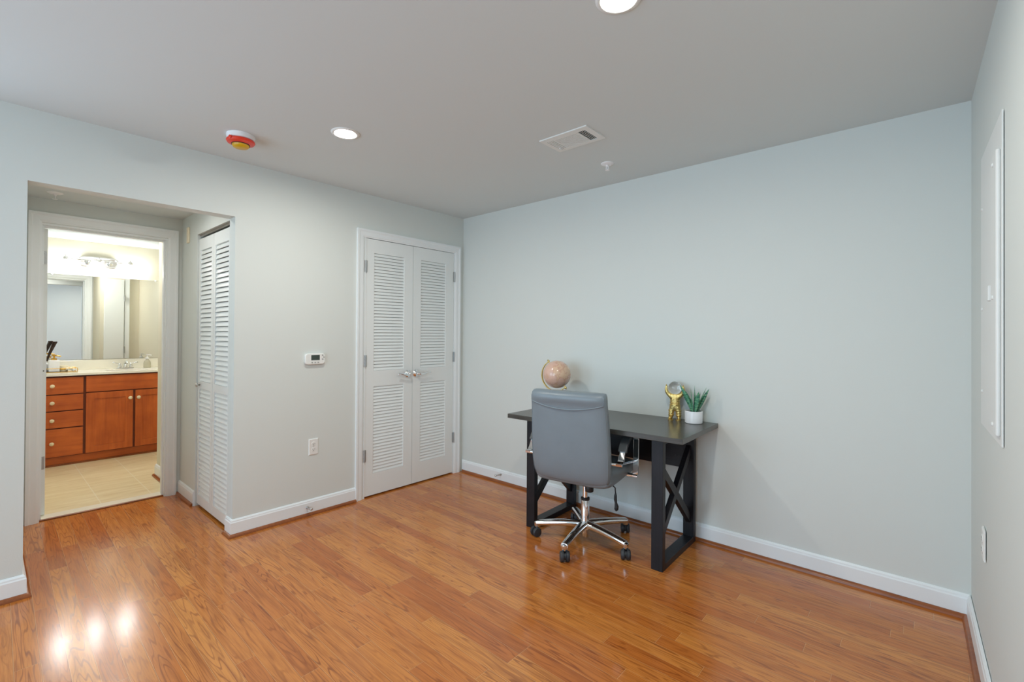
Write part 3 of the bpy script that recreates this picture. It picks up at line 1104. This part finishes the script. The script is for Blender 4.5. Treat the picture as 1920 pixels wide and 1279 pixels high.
def rear(x, z):
    zz, yc, th, hw = interp(z)
    u = min(0.999, abs(x) / hw)
    ca = u ** (1 / 0.30)
    sa = sqrt(max(0, 1 - ca * ca))
    return yc - th / 2 * sa ** 0.55 + 0.022 * (x / hw) ** 2


b = MB()
b.ring_loft([sec(r) for r in ROWS])
back = part('backrest', b, M['leather'], t, smooth='all', subsurf=1)
# stitched seams: the smile under the head roll and the two side seams
b = MB()
pts = []
for k in range(25):
    x = -0.226 + 0.452 * k / 24
    z = 0.866 + 0.034 * (x / 0.226) ** 2
    pts.append((x, rear(x, z) - 0.0004, z))
b.tube(pts, 0.0036, 6)
part('seam', b, M['leather'], back, smooth='all')
for s in (-1, 1):
    b = MB()
    pts = []
    for k in range(22):
        z = 0.452 + (0.955 - 0.452) * k / 21
        x = s * interp(z)[3] * 0.962
        pts.append((x, rear(x, z) - 0.0002, z))
    b.tube(pts, 0.0022, 6)
    part('seam', b, M['leather'], back, smooth='all')

# seat: lofted front to back
SROW = [(-0.238, 0.470, 0.06, 0.222), (-0.222, 0.466, 0.115, 0.236), (-0.15, 0.467, 0.126, 0.246), (0.0, 0.464, 0.112, 0.247), (0.14, 0.460, 0.098, 0.247),
        (0.23, 0.455, 0.094, 0.245), (0.275, 0.446, 0.080, 0.240), (0.298, 0.436, 0.05, 0.230), (0.305, 0.430, 0.016, 0.215)]


def seat_sec(row, n=40):
    y, zc, th, hw = row
    pts = []
    for k in range(n):
        a = 2 * pi * k / n
        ca, sa = cos(a), sin(a)
        pts.append((hw * abs(ca) ** 0.30 * (1 if ca >= 0 else -1), y, zc + th / 2 * abs(sa) ** 0.55 * (1 if sa >= 0 else -1)))
    return pts


b = MB()
b.ring_loft([seat_sec(r) for r in SROW])
part('seat', b, M['leather'], t, smooth='all', subsurf=1)

# armrests
for s in (-1, 1):
    X = s * 0.290
    pts = [(X, 0.095, 0.440), (X, 0.100, 0.50), (X, 0.106, 0.56), (X, 0.110, 0.640), (X, 0.107, 0.676), (X, 0.093, 0.697), (X, 0.068, 0.703), (X, 0.01, 0.698), (X, -0.05, 0.690),
           (X, -0.10, 0.676), (X, -0.13, 0.655), (X, -0.155, 0.620), (X, -0.175, 0.588), (X, -0.195, 0.572), (X, -0.225, 0.567)]
    b = MB()
    b.tube(pts, 0.01, flat=(0.017, 0.006, (1, 0, 0)))
    arm = part('armrest', b, M['chrome'], t, smooth=True, label='chrome armrest loop')
    b = MB()
    b.tube([(s * 0.236, -0.215, 0.567), (s * 0.308, -0.215, 0.567)], 0.0095, 12)
    b.tube([(X, -0.20, 0.566), (X, 0.098, 0.522)], 0.0050, 10)
    part('crossbar', b, M['chrome'], arm, smooth=True)
    b = MB()
    b.tube([(s * 0.19, 0.095, 0.432), (s * 0.304, 0.095, 0.432)], 0.01, flat=(0.020, 0.006, (0, 1, 0)))
    part('seat_bracket', b, M['chrome'], arm, smooth=True)
    b = MB()
    b.tube([(X, 0.070, 0.7085), (X, 0.01, 0.707), (X, -0.05, 0.701), (X, -0.095, 0.689), (X, -0.135, 0.660), (X, -0.158, 0.628)], 0.01, flat=(0.025, 0.010, (1, 0, 0)))
    part('arm_pad', b, M['leather_dark'], arm, smooth=True, bevel=0.004, label='dark leather arm pad')

# mechanism, gas lift
b = MB()
b.ring_loft([[(-0.09, -0.10, 0.415), (0.09, -0.10, 0.415), (0.09, 0.10, 0.415), (-0.09, 0.10, 0.415)],
             [(-0.085, -0.095, 0.398), (0.085, -0.095, 0.398), (0.085, 0.095, 0.398), (-0.085, 0.095, 0.398)],
             [(-0.04, -0.05, 0.372), (0.04, -0.05, 0.372), (0.04, 0.05, 0.372), (-0.04, 0.05, 0.372)]])
b.cyl((0, 0, 0.345), (0, 0, 0.375), 0.026, 0.034, 20)
mech = part('tilt_mechanism', b, M['plastic_black'], t, bevel=0.004)
b = MB()
b.lathe([(0.024, 0.330), (0.026, 0.334), (0.026, 0.372), (0.02, 0.385)], (0.045, -0.045, 0), seg=20)
part('tension_knob', b, M['plastic_black'], mech, smooth=True)
b = MB()
b.tube([(0.06, 0.0, 0.392), (0.12, -0.005, 0.388), (0.185, -0.01, 0.378), (0.197, -0.01, 0.368), (0.200, -0.01, 0.330)], 0.0042, 8)
b.tube([(0.200, -0.01, 0.340), (0.199, -0.01, 0.322), (0.199, -0.01, 0.300), (0.202, -0.01, 0.280), (0.207, -0.01, 0.258), (0.205, -0.01, 0.240), (0.203, -0.01, 0.231)], [0.004, 0.0085, 0.0095, 0.0075, 0.0125, 0.012, 0.005], 14)
part('lever', b, M['plastic_black'], mech, smooth=True)
b = MB()
b.tube([(-0.06, -0.02, 0.398), (-0.13, -0.03, 0.402), (-0.195, -0.035, 0.404), (-0.207, -0.035, 0.398), (-0.209, -0.035, 0.385)], 0.0032, 8)
part('lever', b, M['plastic_black'], mech, smooth=True)
b = MB()
b.lathe([(0.0255, 0.10), (0.0255, 0.262), (0.024, 0.266)], seg=28)
b.lathe([(0.0165, 0.26), (0.0165, 0.372)], seg=24)
b.lathe([(0.019, 0.030), (0.020, 0.032), (0.020, 0.10)], seg=24)
gl = part('gas_lift', b, M['chrome'], t, smooth=True, label='chrome gas lift column')
b = MB()
b.lathe([(0.0262, 0.258), (0.0275, 0.260), (0.0275, 0.272), (0.018, 0.275)], seg=28)
part('collar', b, M['plastic_black'], gl, smooth=True)
# five-star base
b = MB()
b.lathe([(0.030, 0.082), (0.043, 0.085), (0.045, 0.112), (0.036, 0.122), (0.027, 0.124)], seg=32)
part('base_hub', b, M['chrome'], t, smooth=True)
for k in range(5):
    a = radians(-80 + 72 * k) - CRZ
    r_ = Vector((cos(a), sin(a), 0))
    side = Vector((-sin(a), cos(a), 0))
    zup = Vector((0, 0, 1))
    rings = []
    for f in range(11):
        u = f / 10
        rr = 0.028 + 0.280 * u
        z = 0.108 - 0.018 * u ** 2 - 0.006 * u
        w = 0.0275 - 0.006 * u
        h = 0.0205 - 0.004 * u
        c = r_ * rr + zup * z
        ring = []
        for j in range(14):
            th = 2 * pi * j / 14
            ca, sa = cos(th), sin(th)
            ring.append(c + side * (w * abs(ca) ** 0.7 * (1 if ca >= 0 else -1)) + zup * (h * abs(sa) ** 0.7 * (1 if sa >= 0 else -1)))
        rings.append(ring)
    b = MB()
    b.ring_loft(rings)
    b.lathe([(0.0175, -0.012), (0.0185, -0.010), (0.0185, 0.016), (0.012, 0.022), (0.001, 0.023)], r_ * 0.305 + Vector((0, 0, 0.072)), seg=18)
    leg = part('base_arm', b, M['chrome'], t, smooth=True, label='chrome base arm')
    # twin wheel caster, trailing sideways
    ca = a + radians((35, -50, 60, -30, 45)[k])
    f_ = Vector((cos(ca), sin(ca), 0))
    ax_ = Vector((-sin(ca), cos(ca), 0))
    cc = r_ * 0.305 + f_ * 0.012 + Vector((0, 0, 0.0295))
    b = MB()
    for s in (-1, 1):
        b.lathe([(0.001, 0.0055), (0.023, 0.006), (0.0287, 0.0085), (0.0295, 0.013), (0.0295, 0.021), (0.0265, 0.0262), (0.018, 0.028), (0.001, 0.0285)], cc, ax_ * s, 24)
    b.lathe([(0.020, -0.0058), (0.020, 0.0058)], cc, ax_, 20)
    b.cyl(r_ * 0.305 + Vector((0, 0, 0.036)), r_ * 0.305 + Vector((0, 0, 0.066)), 0.0075, seg=10)
    part('caster', b, M['nylon'], leg, smooth=True, label='black twin-wheel caster')

# ================================================================== THINGS ON THE DESK
ZT = 0.7527
gx, gy, gz, gr = 1.262, -0.220, 1.003, 0.101
t = thing('desk_globe', 'pink-beige desk globe on a gold meridian stand', 'globe', (1.25, -0.22, ZT))
b = MB()
b.sphere((gx, gy, gz), gr, 48, 28)
part('sphere', b, M['globe'], t, smooth='all')
tilt = radians(37)
axu = Vector((-sin(tilt) * 0.97, -0.1, cos(tilt))).normalized()       # north pin direction
lefty = Vector((-cos(tilt), -0.08, -sin(tilt)))
lefty = (lefty - axu * lefty.dot(axu)).normalized()
C = Vector((gx, gy, gz))
b = MB()
pts = []
for k in range(37):
    th = pi * (k / 36)
    rr = gr + 0.011 + 0.019 * sin(th)
    pts.append(C + axu * (cos(th) * rr) + lefty * (sin(th) * rr))
b.tube(pts, 0.01, flat=(0.0026, 0.0085, lefty))
mer = part('meridian_arc', b, M['gold'], t, label='gold meridian arc', smooth=True)
b = MB()
for k in range(2, 35):
    th = pi * (k / 36)
    rr = gr + 0.011 + 0.019 * sin(th) + 0.0026
    p = C + axu * (cos(th) * rr) + lefty * (sin(th) * rr)
    n_ = (axu * cos(th) + lefty * sin(th)).normalized()
    tt = n_.cross(axu.cross(lefty)).normalized()
    ww = axu.cross(lefty).normalized()
    b.hexa([p + tt * a_ + ww * c_ + n_ * e_ for e_ in (-0.0006, 0.0005) for a_, c_ in ((-0.0022, -0.0075), (0.0022, -0.0075), (0.0022, 0.0075), (-0.0022, 0.0075))])
part('scale_marks', b, M['reed'], mer)
for s in (1, -1):
    b = MB()
    p = C + axu * (s * (gr - 0.004))
    b.lathe([(0.004, 0), (0.004, 0.014), (0.009, 0.016), (0.009, 0.023), (0.006, 0.026), (0.004, 0.032), (0.001, 0.034)], p, axu * s, 16)
    part('pin', b, M['gold'], t, smooth=True)
b = MB()
base_p = C + lefty * (0.052 + gr * .55) * 0 + Vector((-0.012, 0, -gr - 0.032))
b.lathe([(0.075, 0), (0.076, 0.006), (0.070, 0.012), (0.040, 0.018), (0.014, 0.026), (0.009, 0.040), (0.009, 0.080), (0.012, base_p.z - ZT)], (base_p.x, gy, ZT), seg=32)
part('stand', b, M['gold'], t, smooth=True)

# gold astronaut figurine holding up a glass ball
t = thing('astronaut_figurine', 'gold astronaut figurine holding up a clear glass ball', 'figurine', (2.088, -0.072, ZT), radians(12), world=False)


def skin_obj(name, verts, edges, radii, m, parent, root=0, sub=2):
    me = bpy.data.meshes.new(name)
    me.from_pydata(verts, edges, [])
    me.materials.append(m)
    o = bpy.data.objects.new(name, me)
    COL.objects.link(o)
    o.parent = parent
    sk = o.modifiers.new('skin', 'SKIN')
    sk.use_smooth_shade = True
    for i, r in enumerate(radii):
        rr = r if isinstance(r, tuple) else (r, r)
        me.skin_vertices[0].data[i].radius = rr
        me.skin_vertices[0].data[i].use_root = (i == root)
    ss = o.modifiers.new('sub', 'SUBSURF')
    ss.levels = sub
    ss.render_levels = sub
    ORI[o] = ORI[parent]
    return o


V, Ed, Ra = [], [], []


def add(p, r, parent=None):
    V.append(p)
    Ra.append(r)
    if parent is not None:
        Ed.append((parent, len(V) - 1))
    return len(V) - 1


hip = add((0, 0, 0.088), (0.0285, 0.022))
waist = add((0, 0, 0.105), (0.0300, 0.0225), hip)
chest = add((0, 0, 0.136), (0.0315, 0.0235), waist)
sho = add((0, 0, 0.158), (0.0270, 0.0195), chest)
neck = add((0, 0, 0.168), 0.016, sho)
for s in (-1, 1):
    th = add((s * 0.020, 0, 0.070), 0.0182, hip)
    kn = add((s * 0.023, -0.003, 0.044), 0.0168, th)
    an = add((s * 0.025, 0, 0.020), 0.0165, kn)
    he = add((s * 0.0265, -0.004, 0.013), (0.0155, 0.0120), an)
    to = add((s * 0.029, -0.029, 0.011), (0.0155, 0.0105), he)
    a1 = add((s * 0.037, 0, 0.158), 0.0145, sho)
    a2 = add((s * 0.049, -0.004, 0.173), 0.0130, a1)
    a3 = add((s * 0.053, -0.006, 0.191), 0.0108, a2)
    wr = add((s * 0.053, -0.007, 0.204), 0.0082, a3)
    pa = add((s * 0.0525, -0.007, 0.213), (0.0068, 0.0055), wr)
    for j, (dx, dy, dz) in enumerate(((0.001, -0.007, 0.011), (0.002, -0.002, 0.0135), (0.001, 0.003, 0.0125), (-0.001, 0.007, 0.009), (-0.009, -0.004, 0.003))):
        k0 = add((s * (0.0525 + dx * 0.6), -0.007 + dy * 0.7, 0.213 + dz * 0.6), 0.0026, pa)
        add((s * (0.0525 + dx - 0.002), -0.007 + dy, 0.213 + dz), 0.0021, k0)
body = skin_obj('suit_body', V, Ed, Ra, M['gold'], t)
# suit folds, belt, chest pack, boots
for s in (-1, 1):
    for z, r in ((0.032, 0.0172), (0.046, 0.0172), (0.060, 0.0182)):
        b = MB()
        b.lathe([(r - 0.001, -0.0034), (r + 0.0016, 0), (r - 0.001, 0.0034)], (s * 0.0228, -0.001, z), seg=20, cap0=False, cap1=False)
        part('suit_fold', b, M['gold'], t, smooth='all')
for z in (0.110, 0.124, 0.140):
    b = MB()
    b.lathe([(0.0300, -0.004), (0.0335, 0), (0.0300, 0.004)], (0, 0, z), seg=28, cap0=False, cap1=False, sy=0.76)
    part('suit_fold', b, M['gold'], t, smooth='all')
b = MB()
b.lathe([(0.028, 0.091), (0.0335, 0.092), (0.0335, 0.099), (0.028, 0.100)], (0, 0, 0), seg=28, cap0=False, cap1=False, sy=0.82)
b.box(-0.008, 0.008, -0.0285, -0.022, 0.090, 0.101)
part('belt', b, M['gold'], t, smooth=True)
b = MB()
b.box(-0.014, 0.014, -0.027, -0.016, 0.116, 0.140)
for dx in (-0.008, 0, 0.008):
    b.lathe([(0.0028, 0), (0.0022, 0.002)], (dx, -0.027, 0.133), (0, -1, 0), 10)
part('chest_pack', b, M['gold'], t, bevel=0.0015)
b = MB()
b.box(-0.020, 0.020, 0.014, 0.032, 0.105, 0.158)
part('backpack', b, M['gold'], t, bevel=0.004)
for s in (-1, 1):
    b = MB()
    b.lathe([(0.0165, 0.0), (0.0168, 0.006), (0.0145, 0.007)], (s * 0.0238, -0.013, 0), seg=20, sy=1.55)
    part('boot_sole', b, M['gold'], t, smooth=True)
b = MB()
b.sphere((0, -0.002, 0.2045), 0.0415, 40, 24)
part('glass_ball', b, M['glass'], t, label='clear glass ball', smooth='all')

# potted snake plant
px, py = 2.215, -0.092
t = thing('potted_plant', 'small snake plant in a white cylinder pot on the desk', 'plant', (px, py, ZT))
b = MB()
b.lathe([(0.048, 0), (0.0515, 0.003), (0.0525, 0.073), (0.0515, 0.0755), (0.0485, 0.0755), (0.0480, 0.066)], (px, py, ZT), seg=48, cap1=False)
part('pot', b, M['white_gloss'], t, smooth=True)
b = MB()
b.lathe([(0.0482, 0.062), (0.0482, 0.0655), (0.025, 0.069), (0.001, 0.070)], (px, py, ZT), seg=32)
part('soil', b, M['soil'], t, smooth='all')
LEAVES = [  # az of lean (deg), lean, height, width, base offset, twist
    (200, 0.070, 0.172, 0.021, (-0.012, -0.004), 10), (100, 0.010, 0.165, 0.024, (0.000, 0.010), 0), (12, 0.062, 0.160, 0.021, (0.013, 0.000), -15),
    (320, 0.045, 0.135, 0.022, (0.010, -0.010), 15), (250, 0.016, 0.150, 0.024, (-0.004, -0.012), -8), (165, 0.048, 0.128, 0.019, (-0.014, 0.008), 25),
    (28, 0.072, 0.150, 0.017, (0.016, 0.008), 30), (60, 0.034, 0.122, 0.018, (0.008, 0.014), -25), (190, 0.052, 0.105, 0.016, (-0.016, 0.000), -10)]
for az, lean, hgt, wid, (ox, oy), tw in LEAVES:
    a = radians(az)
    d_ = Vector((cos(a), sin(a), 0))
    rings = []
    N = 14
    for i in range(N + 1):
        f = i / N
        prof = (0.55 + 0.45 * min(1, f * 3.0)) * (1.0 if f < 0.45 else max(0.02, 1 - ((f - 0.45) / 0.55) ** 1.7))
        w = wid * 0.5 * prof * 1.72
        c = Vector((px + ox, py + oy, ZT + 0.064)) + d_ * (lean * f ** 1.25) + Vector((0, 0, hgt * f))
        ang = radians(-41 + tw + 30 * f * (1 if tw > 0 else -1))       # blade broadly faces the room
        sd = Vector((cos(ang), sin(ang), 0))
        nd = Vector((-sin(ang), cos(ang), 0))
        th = 0.0016 * prof + 0.0003
        cup = 0.0035 * prof
        ring = [c - sd * w + nd * cup, c - sd * w * 0.5 + nd * (-th + cup * .25), c + nd * (-th), c + sd * w * 0.5 + nd * (-th + cup * .25),
                c + sd * w + nd * cup, c + sd * w * 0.5 + nd * (th + cup * .25), c + nd * th, c - sd * w * 0.5 + nd * (th + cup * .25)]
        rings.append(ring)
    b = MB()
    b.ring_loft(rings)
    part('leaf', b, M['leaf'], t, smooth='all')

# ================================================================== BATHROOM
# vanity
XV = -2.94
VY0_, VY1_ = -2.82, -1.552
ZV = 0.868
t = thing('vanity_cabinet', 'cherry wood bathroom vanity with drawers and panel doors', 'cabinet', (-3.2, -2.18, 0))
b = MB()
b.box(XM + 0.005, XV, VY0_, VY1_, 0.088, ZV)
b.box(XM + 0.005, XV - 0.05, VY0_, VY1_, 0, 0.088)
part('body', b, M['cherry_dark'], t)
b = MB()
b.box(XV - 0.05, XV - 0.028, VY0_, VY1_, 0.0, 0.088)
part('toe_kick', b, M['cherry'], t)
b = MB()
b.box(XV - 0.028, XV - 0.016, VY0_, VY1_, 0, 0.014)
part('toe_strip', b, M['shoe'], t)
XF = XV + 0.018


def knob(y, z, parent, x=XF):
    b = MB()
    b.lathe([(0.006, 0), (0.006, 0.012), (0.016, 0.016), (0.018, 0.021), (0.014, 0.026), (0.001, 0.028)], (x, y, z), (1, 0, 0), 20)
    part('knob', b, M['cream_knob'], parent, smooth='all', label='cream ceramic knob')


for z0, z1, kz in ((0.694, 0.852, 0.773), (0.535, 0.684, 0.611), (0.371, 0.525, 0.445), (0.096, 0.361, 0.226)):
    b = MB()
    b.box(XV, XF, -2.808, -2.358, z0, z1)
    dr = part('drawer', b, M['cherry'], t, bevel=0.002)
    knob(-2.579, kz, dr)
b = MB()
b.box(XV, XF, -2.338, -1.566, 0.698, 0.856)
part('false_drawer_front', b, M['cherry'], t, bevel=0.002)
for y0, y1, ky in ((-2.338, -1.971, -1.996), (-1.952, -1.566, -1.927)):
    b = MB()
    fr = 0.062
    z0, z1 = 0.096, 0.688
    b.box(XV, XF, y0, y0 + fr, z0, z1)
    b.box(XV, XF, y1 - fr, y1, z0, z1)
    b.box(XV, XF, y0 + fr, y1 - fr, z1 - fr, z1)
    b.box(XV, XF, y0 + fr, y1 - fr, z0, z0 + fr)
    dr = part('cabinet_door', b, M['cherry_z'], t, bevel=0.0015)
    b = MB()
    b.box(XV, XF - 0.008, y0 + fr, y1 - fr, z0 + fr, z1 - fr)
    part('door_panel', b, M['cherry_z'], dr)
    knob(ky, 0.611, dr)

t = thing('countertop', 'cream marble-like counter with backsplash on the cherry vanity', 'countertop', (-3.2, -2.18, ZV))
b = MB()
SY, SX = -1.96, -3.16
n = 40
x0, x1, y0, y1, z0, z1 = XM + 0.003, XV + 0.035, VY0_ - 0.005, VY1_ - 0.001, ZV, ZV + 0.020
# slab with an oval basin
outer, inner = [], []
for k in range(n):
    a = 2 * pi * k / n
    ca, sa = cos(a), sin(a)
    m_ = max(abs(ca), abs(sa))
    sx_, sy_ = ca / m_, sa / m_
    outer.append(((x0 + x1) / 2 + sx_ * (x1 - x0) / 2, (y0 + y1) / 2 + sy_ * (y1 - y0) / 2))
    inner.append((SX + 0.145 * ca, SY + 0.205 * sa))
rings = [[(x, y, z0) for x, y in outer], [(x, y, z1) for x, y in outer], [(x, y, z1) for x, y in inner]]
for dr_, dz in ((0.97, -0.012), (0.85, -0.06), (0.6, -0.095), (0.2, -0.105)):
    rings.append([(SX + (x - SX) * dr_, SY + (y - SY) * dr_, z1 + dz) for x, y in inner])
b.ring_loft(rings, cap0=False)
part('slab', b, M['counter'], t, smooth=True)
b = MB()
b.box(XM + 0.001, XM + 0.022, VY0_, VY1_, ZV + 0.0202, 0.990)
part('backsplash', b, M['counter'], t, bevel=0.003)
ZK = ZV + 0.020

b = MB()
b.box(XM + 0.0015, XM + 0.007, -2.80, -1.60, 0.996, 1.899)
t = thing('bathroom_mirror', 'wide frameless mirror above the vanity', 'mirror', (XM + .004, -2.2, 0.996))
part('mirror_glass', b, M['mirror'], t)
for yy in (-2.55, -1.68):
    b = MB()
    b.box(XM + 0.0015, XM + 0.012, yy - 0.009, yy + 0.009, 1.888, 1.908)
    part('clip', b, M['white_plastic'], t, bevel=0.002)

# vanity light
t = thing('vanity_light', 'chrome three-lamp vanity light with an oval backplate over the mirror', 'wall light', (XM, -2.19, 2.07))
b = MB()
# racetrack backplate ring, seen as a loop of bright metal
cy, cz, hl, hr = -2.185, 2.052, 0.115, 0.048
loop = []
for k in range(48):
    a = 2 * pi * k / 48
    yy = cy + (hl if cos(a) > 0 else -hl) + hr * cos(a) if abs(cos(a)) > 1e-6 else cy
    loop.append((XM + 0.022, yy, cz + hr * sin(a)))
loop.append(loop[0])
b.tube(loop, 0.011, 10, cap=False)
part('backplate', b, M['nickel'], t, smooth='all')
b = MB()
b.prism(rrect(cy - hl - hr + .002, cy + hl + hr - .002, cz - hr + .002, cz + hr - .002, hr - .004, 8), 0, XM, XM + 0.014)
part('backplate_cover', b, M['nickel'], t)
b = MB()
b.tube([(XM + 0.085, -2.455, 2.062), (XM + 0.085, -1.925, 2.062)], 0.006, 10)
for yy in (-2.275, -2.095):
    b.tube([(XM + 0.012, yy, 2.050), (XM + 0.085, yy, 2.062)], 0.008, 10)
    b.lathe([(0.03, 0), (0.028, 0.005), (0.012, 0.009)], (XM + 0.014, yy, 2.048), (1, 0, 0), 16)
part('bar', b, M['chrome'], t, smooth=True)
for yy in (-2.455, -2.19, -1.925):
    b = MB()
    xx = XM + 0.085
    b.lathe([(0.019, 2.044), (0.021, 2.048), (0.021, 2.072), (0.014, 2.082), (0.006, 2.086), (0.006, 2.096), (0.001, 2.099)], (xx, yy, 0), seg=20)
    sk_ = part('socket', b, M['nickel'], t, smooth=True)
    b = MB()
    b.lathe([(0.021, 2.044), (0.034, 2.025), (0.046, 1.985), (0.054, 1.945), (0.052, 1.945), (0.030, 1.95), (0.001, 1.95)], (xx, yy, 0), seg=28, cap0=False)
    part('lamp_shade', b, M['vanity_glass'], sk_, label='glowing white glass shade', smooth='all')

# faucet
fx_, fy_ = -3.40, -1.962
t = thing('faucet', 'chrome two-handle faucet on the vanity top', 'faucet', (fx_, fy_, ZK))
b = MB()
b.prism([(fx_ + u_ * 0.026, fy_ + v_) for u_, v_ in ((-1, -.06), (-.6, -.075), (.6, -.075), (1, -.06), (1, .06), (.6, .075), (-.6, .075), (-1, .06))], 2, ZK, ZK + 0.014)
part('deck_plate', b, M['chrome'], t, bevel=0.004)
b = MB()
b.lathe([(0.018, 0.012), (0.015, 0.03), (0.013, 0.055)], (fx_, fy_, ZK), seg=18)
b.tube([(fx_, fy_, ZK + 0.05), (fx_ + 0.02, fy_, ZK + 0.078), (fx_ + 0.06, fy_, ZK + 0.085), (fx_ + 0.10, fy_, ZK + 0.072), (fx_ + 0.115, fy_, ZK + 0.055)], [0.013, 0.0125, 0.011, 0.010, 0.0095], 14)
b.cyl((fx_ - 0.018, fy_, ZK + 0.01), (fx_ - 0.018, fy_, ZK + 0.085), 0.003, seg=8)
part('spout', b, M['chrome'], t, smooth='all')
for s in (-1, 1):
    b = MB()
    yy = fy_ + s * 0.05
    b.lathe([(0.019, 0.012), (0.017, 0.03), (0.012, 0.045), (0.013, 0.056), (0.001, 0.062)], (fx_, yy, ZK), seg=18)
    b.tube([(fx_, yy, ZK + 0.054), (fx_ + 0.01, yy + s * 0.035, ZK + 0.064), (fx_ + 0.015, yy + s * 0.06, ZK + 0.070)], [0.006, 0.0055, 0.007], 10)
    part('handle', b, M['chrome'], t, smooth='all')

# soap dispenser
sx_, sy_ = -3.345, -1.777
t = thing('soap_dispenser', 'clear soap bottle with a white pump beside the faucet', 'soap dispenser', (sx_, sy_, ZK))
b = MB()
b.lathe([(0.030, 0), (0.034, 0.004), (0.034, 0.055), (0.028, 0.078), (0.014, 0.092), (0.013, 0.102)], (sx_, sy_, ZK), seg=28)
part('bottle', b, M['soap'], t, smooth=True)
b = MB()
b.lathe([(0.016, 0.100), (0.018, 0.102), (0.018, 0.118), (0.006, 0.124), (0.005, 0.142), (0.014, 0.146), (0.014, 0.152), (0.001, 0.154)], (sx_, sy_, ZK), seg=20)
b.tube([(sx_, sy_, ZK + 0.149), (sx_ + 0.012, sy_ + 0.016, ZK + 0.149), (sx_ + 0.026, sy_ + 0.034, ZK + 0.143)], 0.005, 10)
part('pump', b, M['white_plastic'], t, smooth=True)

# gold tray and what stands on it
TX0, TX1, TY0, TY1 = -3.30, -3.13, -2.66, -2.382
t = thing('gold_tray', 'gold wire rimmed tray at the left end of the vanity top', 'tray', (-3.215, -2.52, ZK))
b = MB()
b.box(TX0, TX1, TY0, TY1, ZK, ZK + 0.005)
part('tray_base', b, M['gold_wire'], t)
b = MB()
c4 = [(TX0, TY0), (TX1, TY0), (TX1, TY1), (TX0, TY1)]
for i in range(4):
    (a0, a1), (e0, e1) = c4[i], c4[(i + 1) % 4]
    b.tube([(a0, a1, ZK + 0.040), (e0, e1, ZK + 0.040)], 0.003, 8)
    b.tube([(a0, a1, ZK + 0.004), (a0, a1, ZK + 0.041)], 0.003, 8)
part('rim', b, M['gold_wire'], t, smooth=True)
ZY = ZK + 0.005
# white pump bottle
wx, wy = -3.20, -2.548
t = thing('lotion_bottle', 'square white bottle with a gold pump on the gold tray', 'bottle', (wx, wy, ZY))
b = MB()
b.prism(rrect(wx - .033, wx + .033, wy - .040, wy + .040, 0.008), 2, ZY, ZY + 0.118)
part('bottle', b, M['white_gloss'], t, bevel=0.006)
b = MB()
b.lathe([(0.022, 0.116), (0.022, 0.134), (0.008, 0.138), (0.007, 0.152), (0.019, 0.156), (0.019, 0.170), (0.001, 0.173)], (wx, wy, ZY), seg=20)
b.tube([(wx, wy, ZY + 0.160), (wx + 0.006, wy + 0.025, ZY + 0.160), (wx + 0.010, wy + 0.050, ZY + 0.153)], 0.006, 10)
part('pump', b, M['gold_wire'], t, smooth=True)
# cream candle jar with gold band
jx, jy = -3.21, -2.475
t = thing('candle_jar', 'short cream candle jar with a gold band in front of the mirror', 'candle', (jx, jy, ZY))
b = MB()
b.lathe([(0.028, 0), (0.030, 0.003), (0.030, 0.056), (0.027, 0.058), (0.026, 0.050), (0.001, 0.050)], (jx, jy, ZY), seg=28)
part('jar', b, M['cream'], t, smooth=True)
b = MB()
b.lathe([(0.0302, 0.018), (0.0312, 0.019), (0.0312, 0.028), (0.0302, 0.029)], (jx, jy, ZY), seg=28, cap0=False, cap1=False)
part('band', b, M['gold_wire'], t, smooth=True)
# white blossoms lying on the tray
t = thing('white_flower', 'cluster of white artificial petals lying on the gold tray', 'flower', (-3.16, -2.42, ZY))
rnd = random.Random(3)
for k in range(9):
    b = MB()
    cx_, cy_ = -3.17 + rnd.uniform(-.022, .022), -2.428 + rnd.uniform(-.026, .026)
    cz_ = ZY + 0.010 + rnd.uniform(0, .022)
    b.lathe([(0.001, -0.008), (0.012, -0.004), (0.016, 0.003), (0.010, 0.009), (0.001, 0.011)], (cx_, cy_, cz_), (rnd.uniform(-.6, .6), rnd.uniform(-.6, .6), 1), 10)
    part('petal', b, M['petal'], t, smooth='all')
# reed diffuser behind the bottle
rx, ry = -3.27, -2.605
t = thing('reed_diffuser', 'white jar with dark brown reeds behind the gold pump', 'diffuser', (rx, ry, ZY))
b = MB()
b.lathe([(0.026, 0), (0.028, 0.003), (0.028, 0.075), (0.014, 0.09), (0.014, 0.105)], (rx, ry, ZY), seg=24)
part('jar', b, M['white_gloss'], t, smooth=True)
for (tx, ty) in ((0.01, 0.055), (-0.005, 0.068), (0.0, 0.082), (0.012, 0.075), (-0.01, 0.06)):
    b = MB()
    b.tube([(rx, ry, ZY + 0.07), (rx + tx * 0.5, ry + ty * 0.45, ZY + 0.185), (rx + tx, ry + ty, ZY + 0.30)], 0.0055, 8)
    part('reed', b, M['reed'], t, smooth=True)
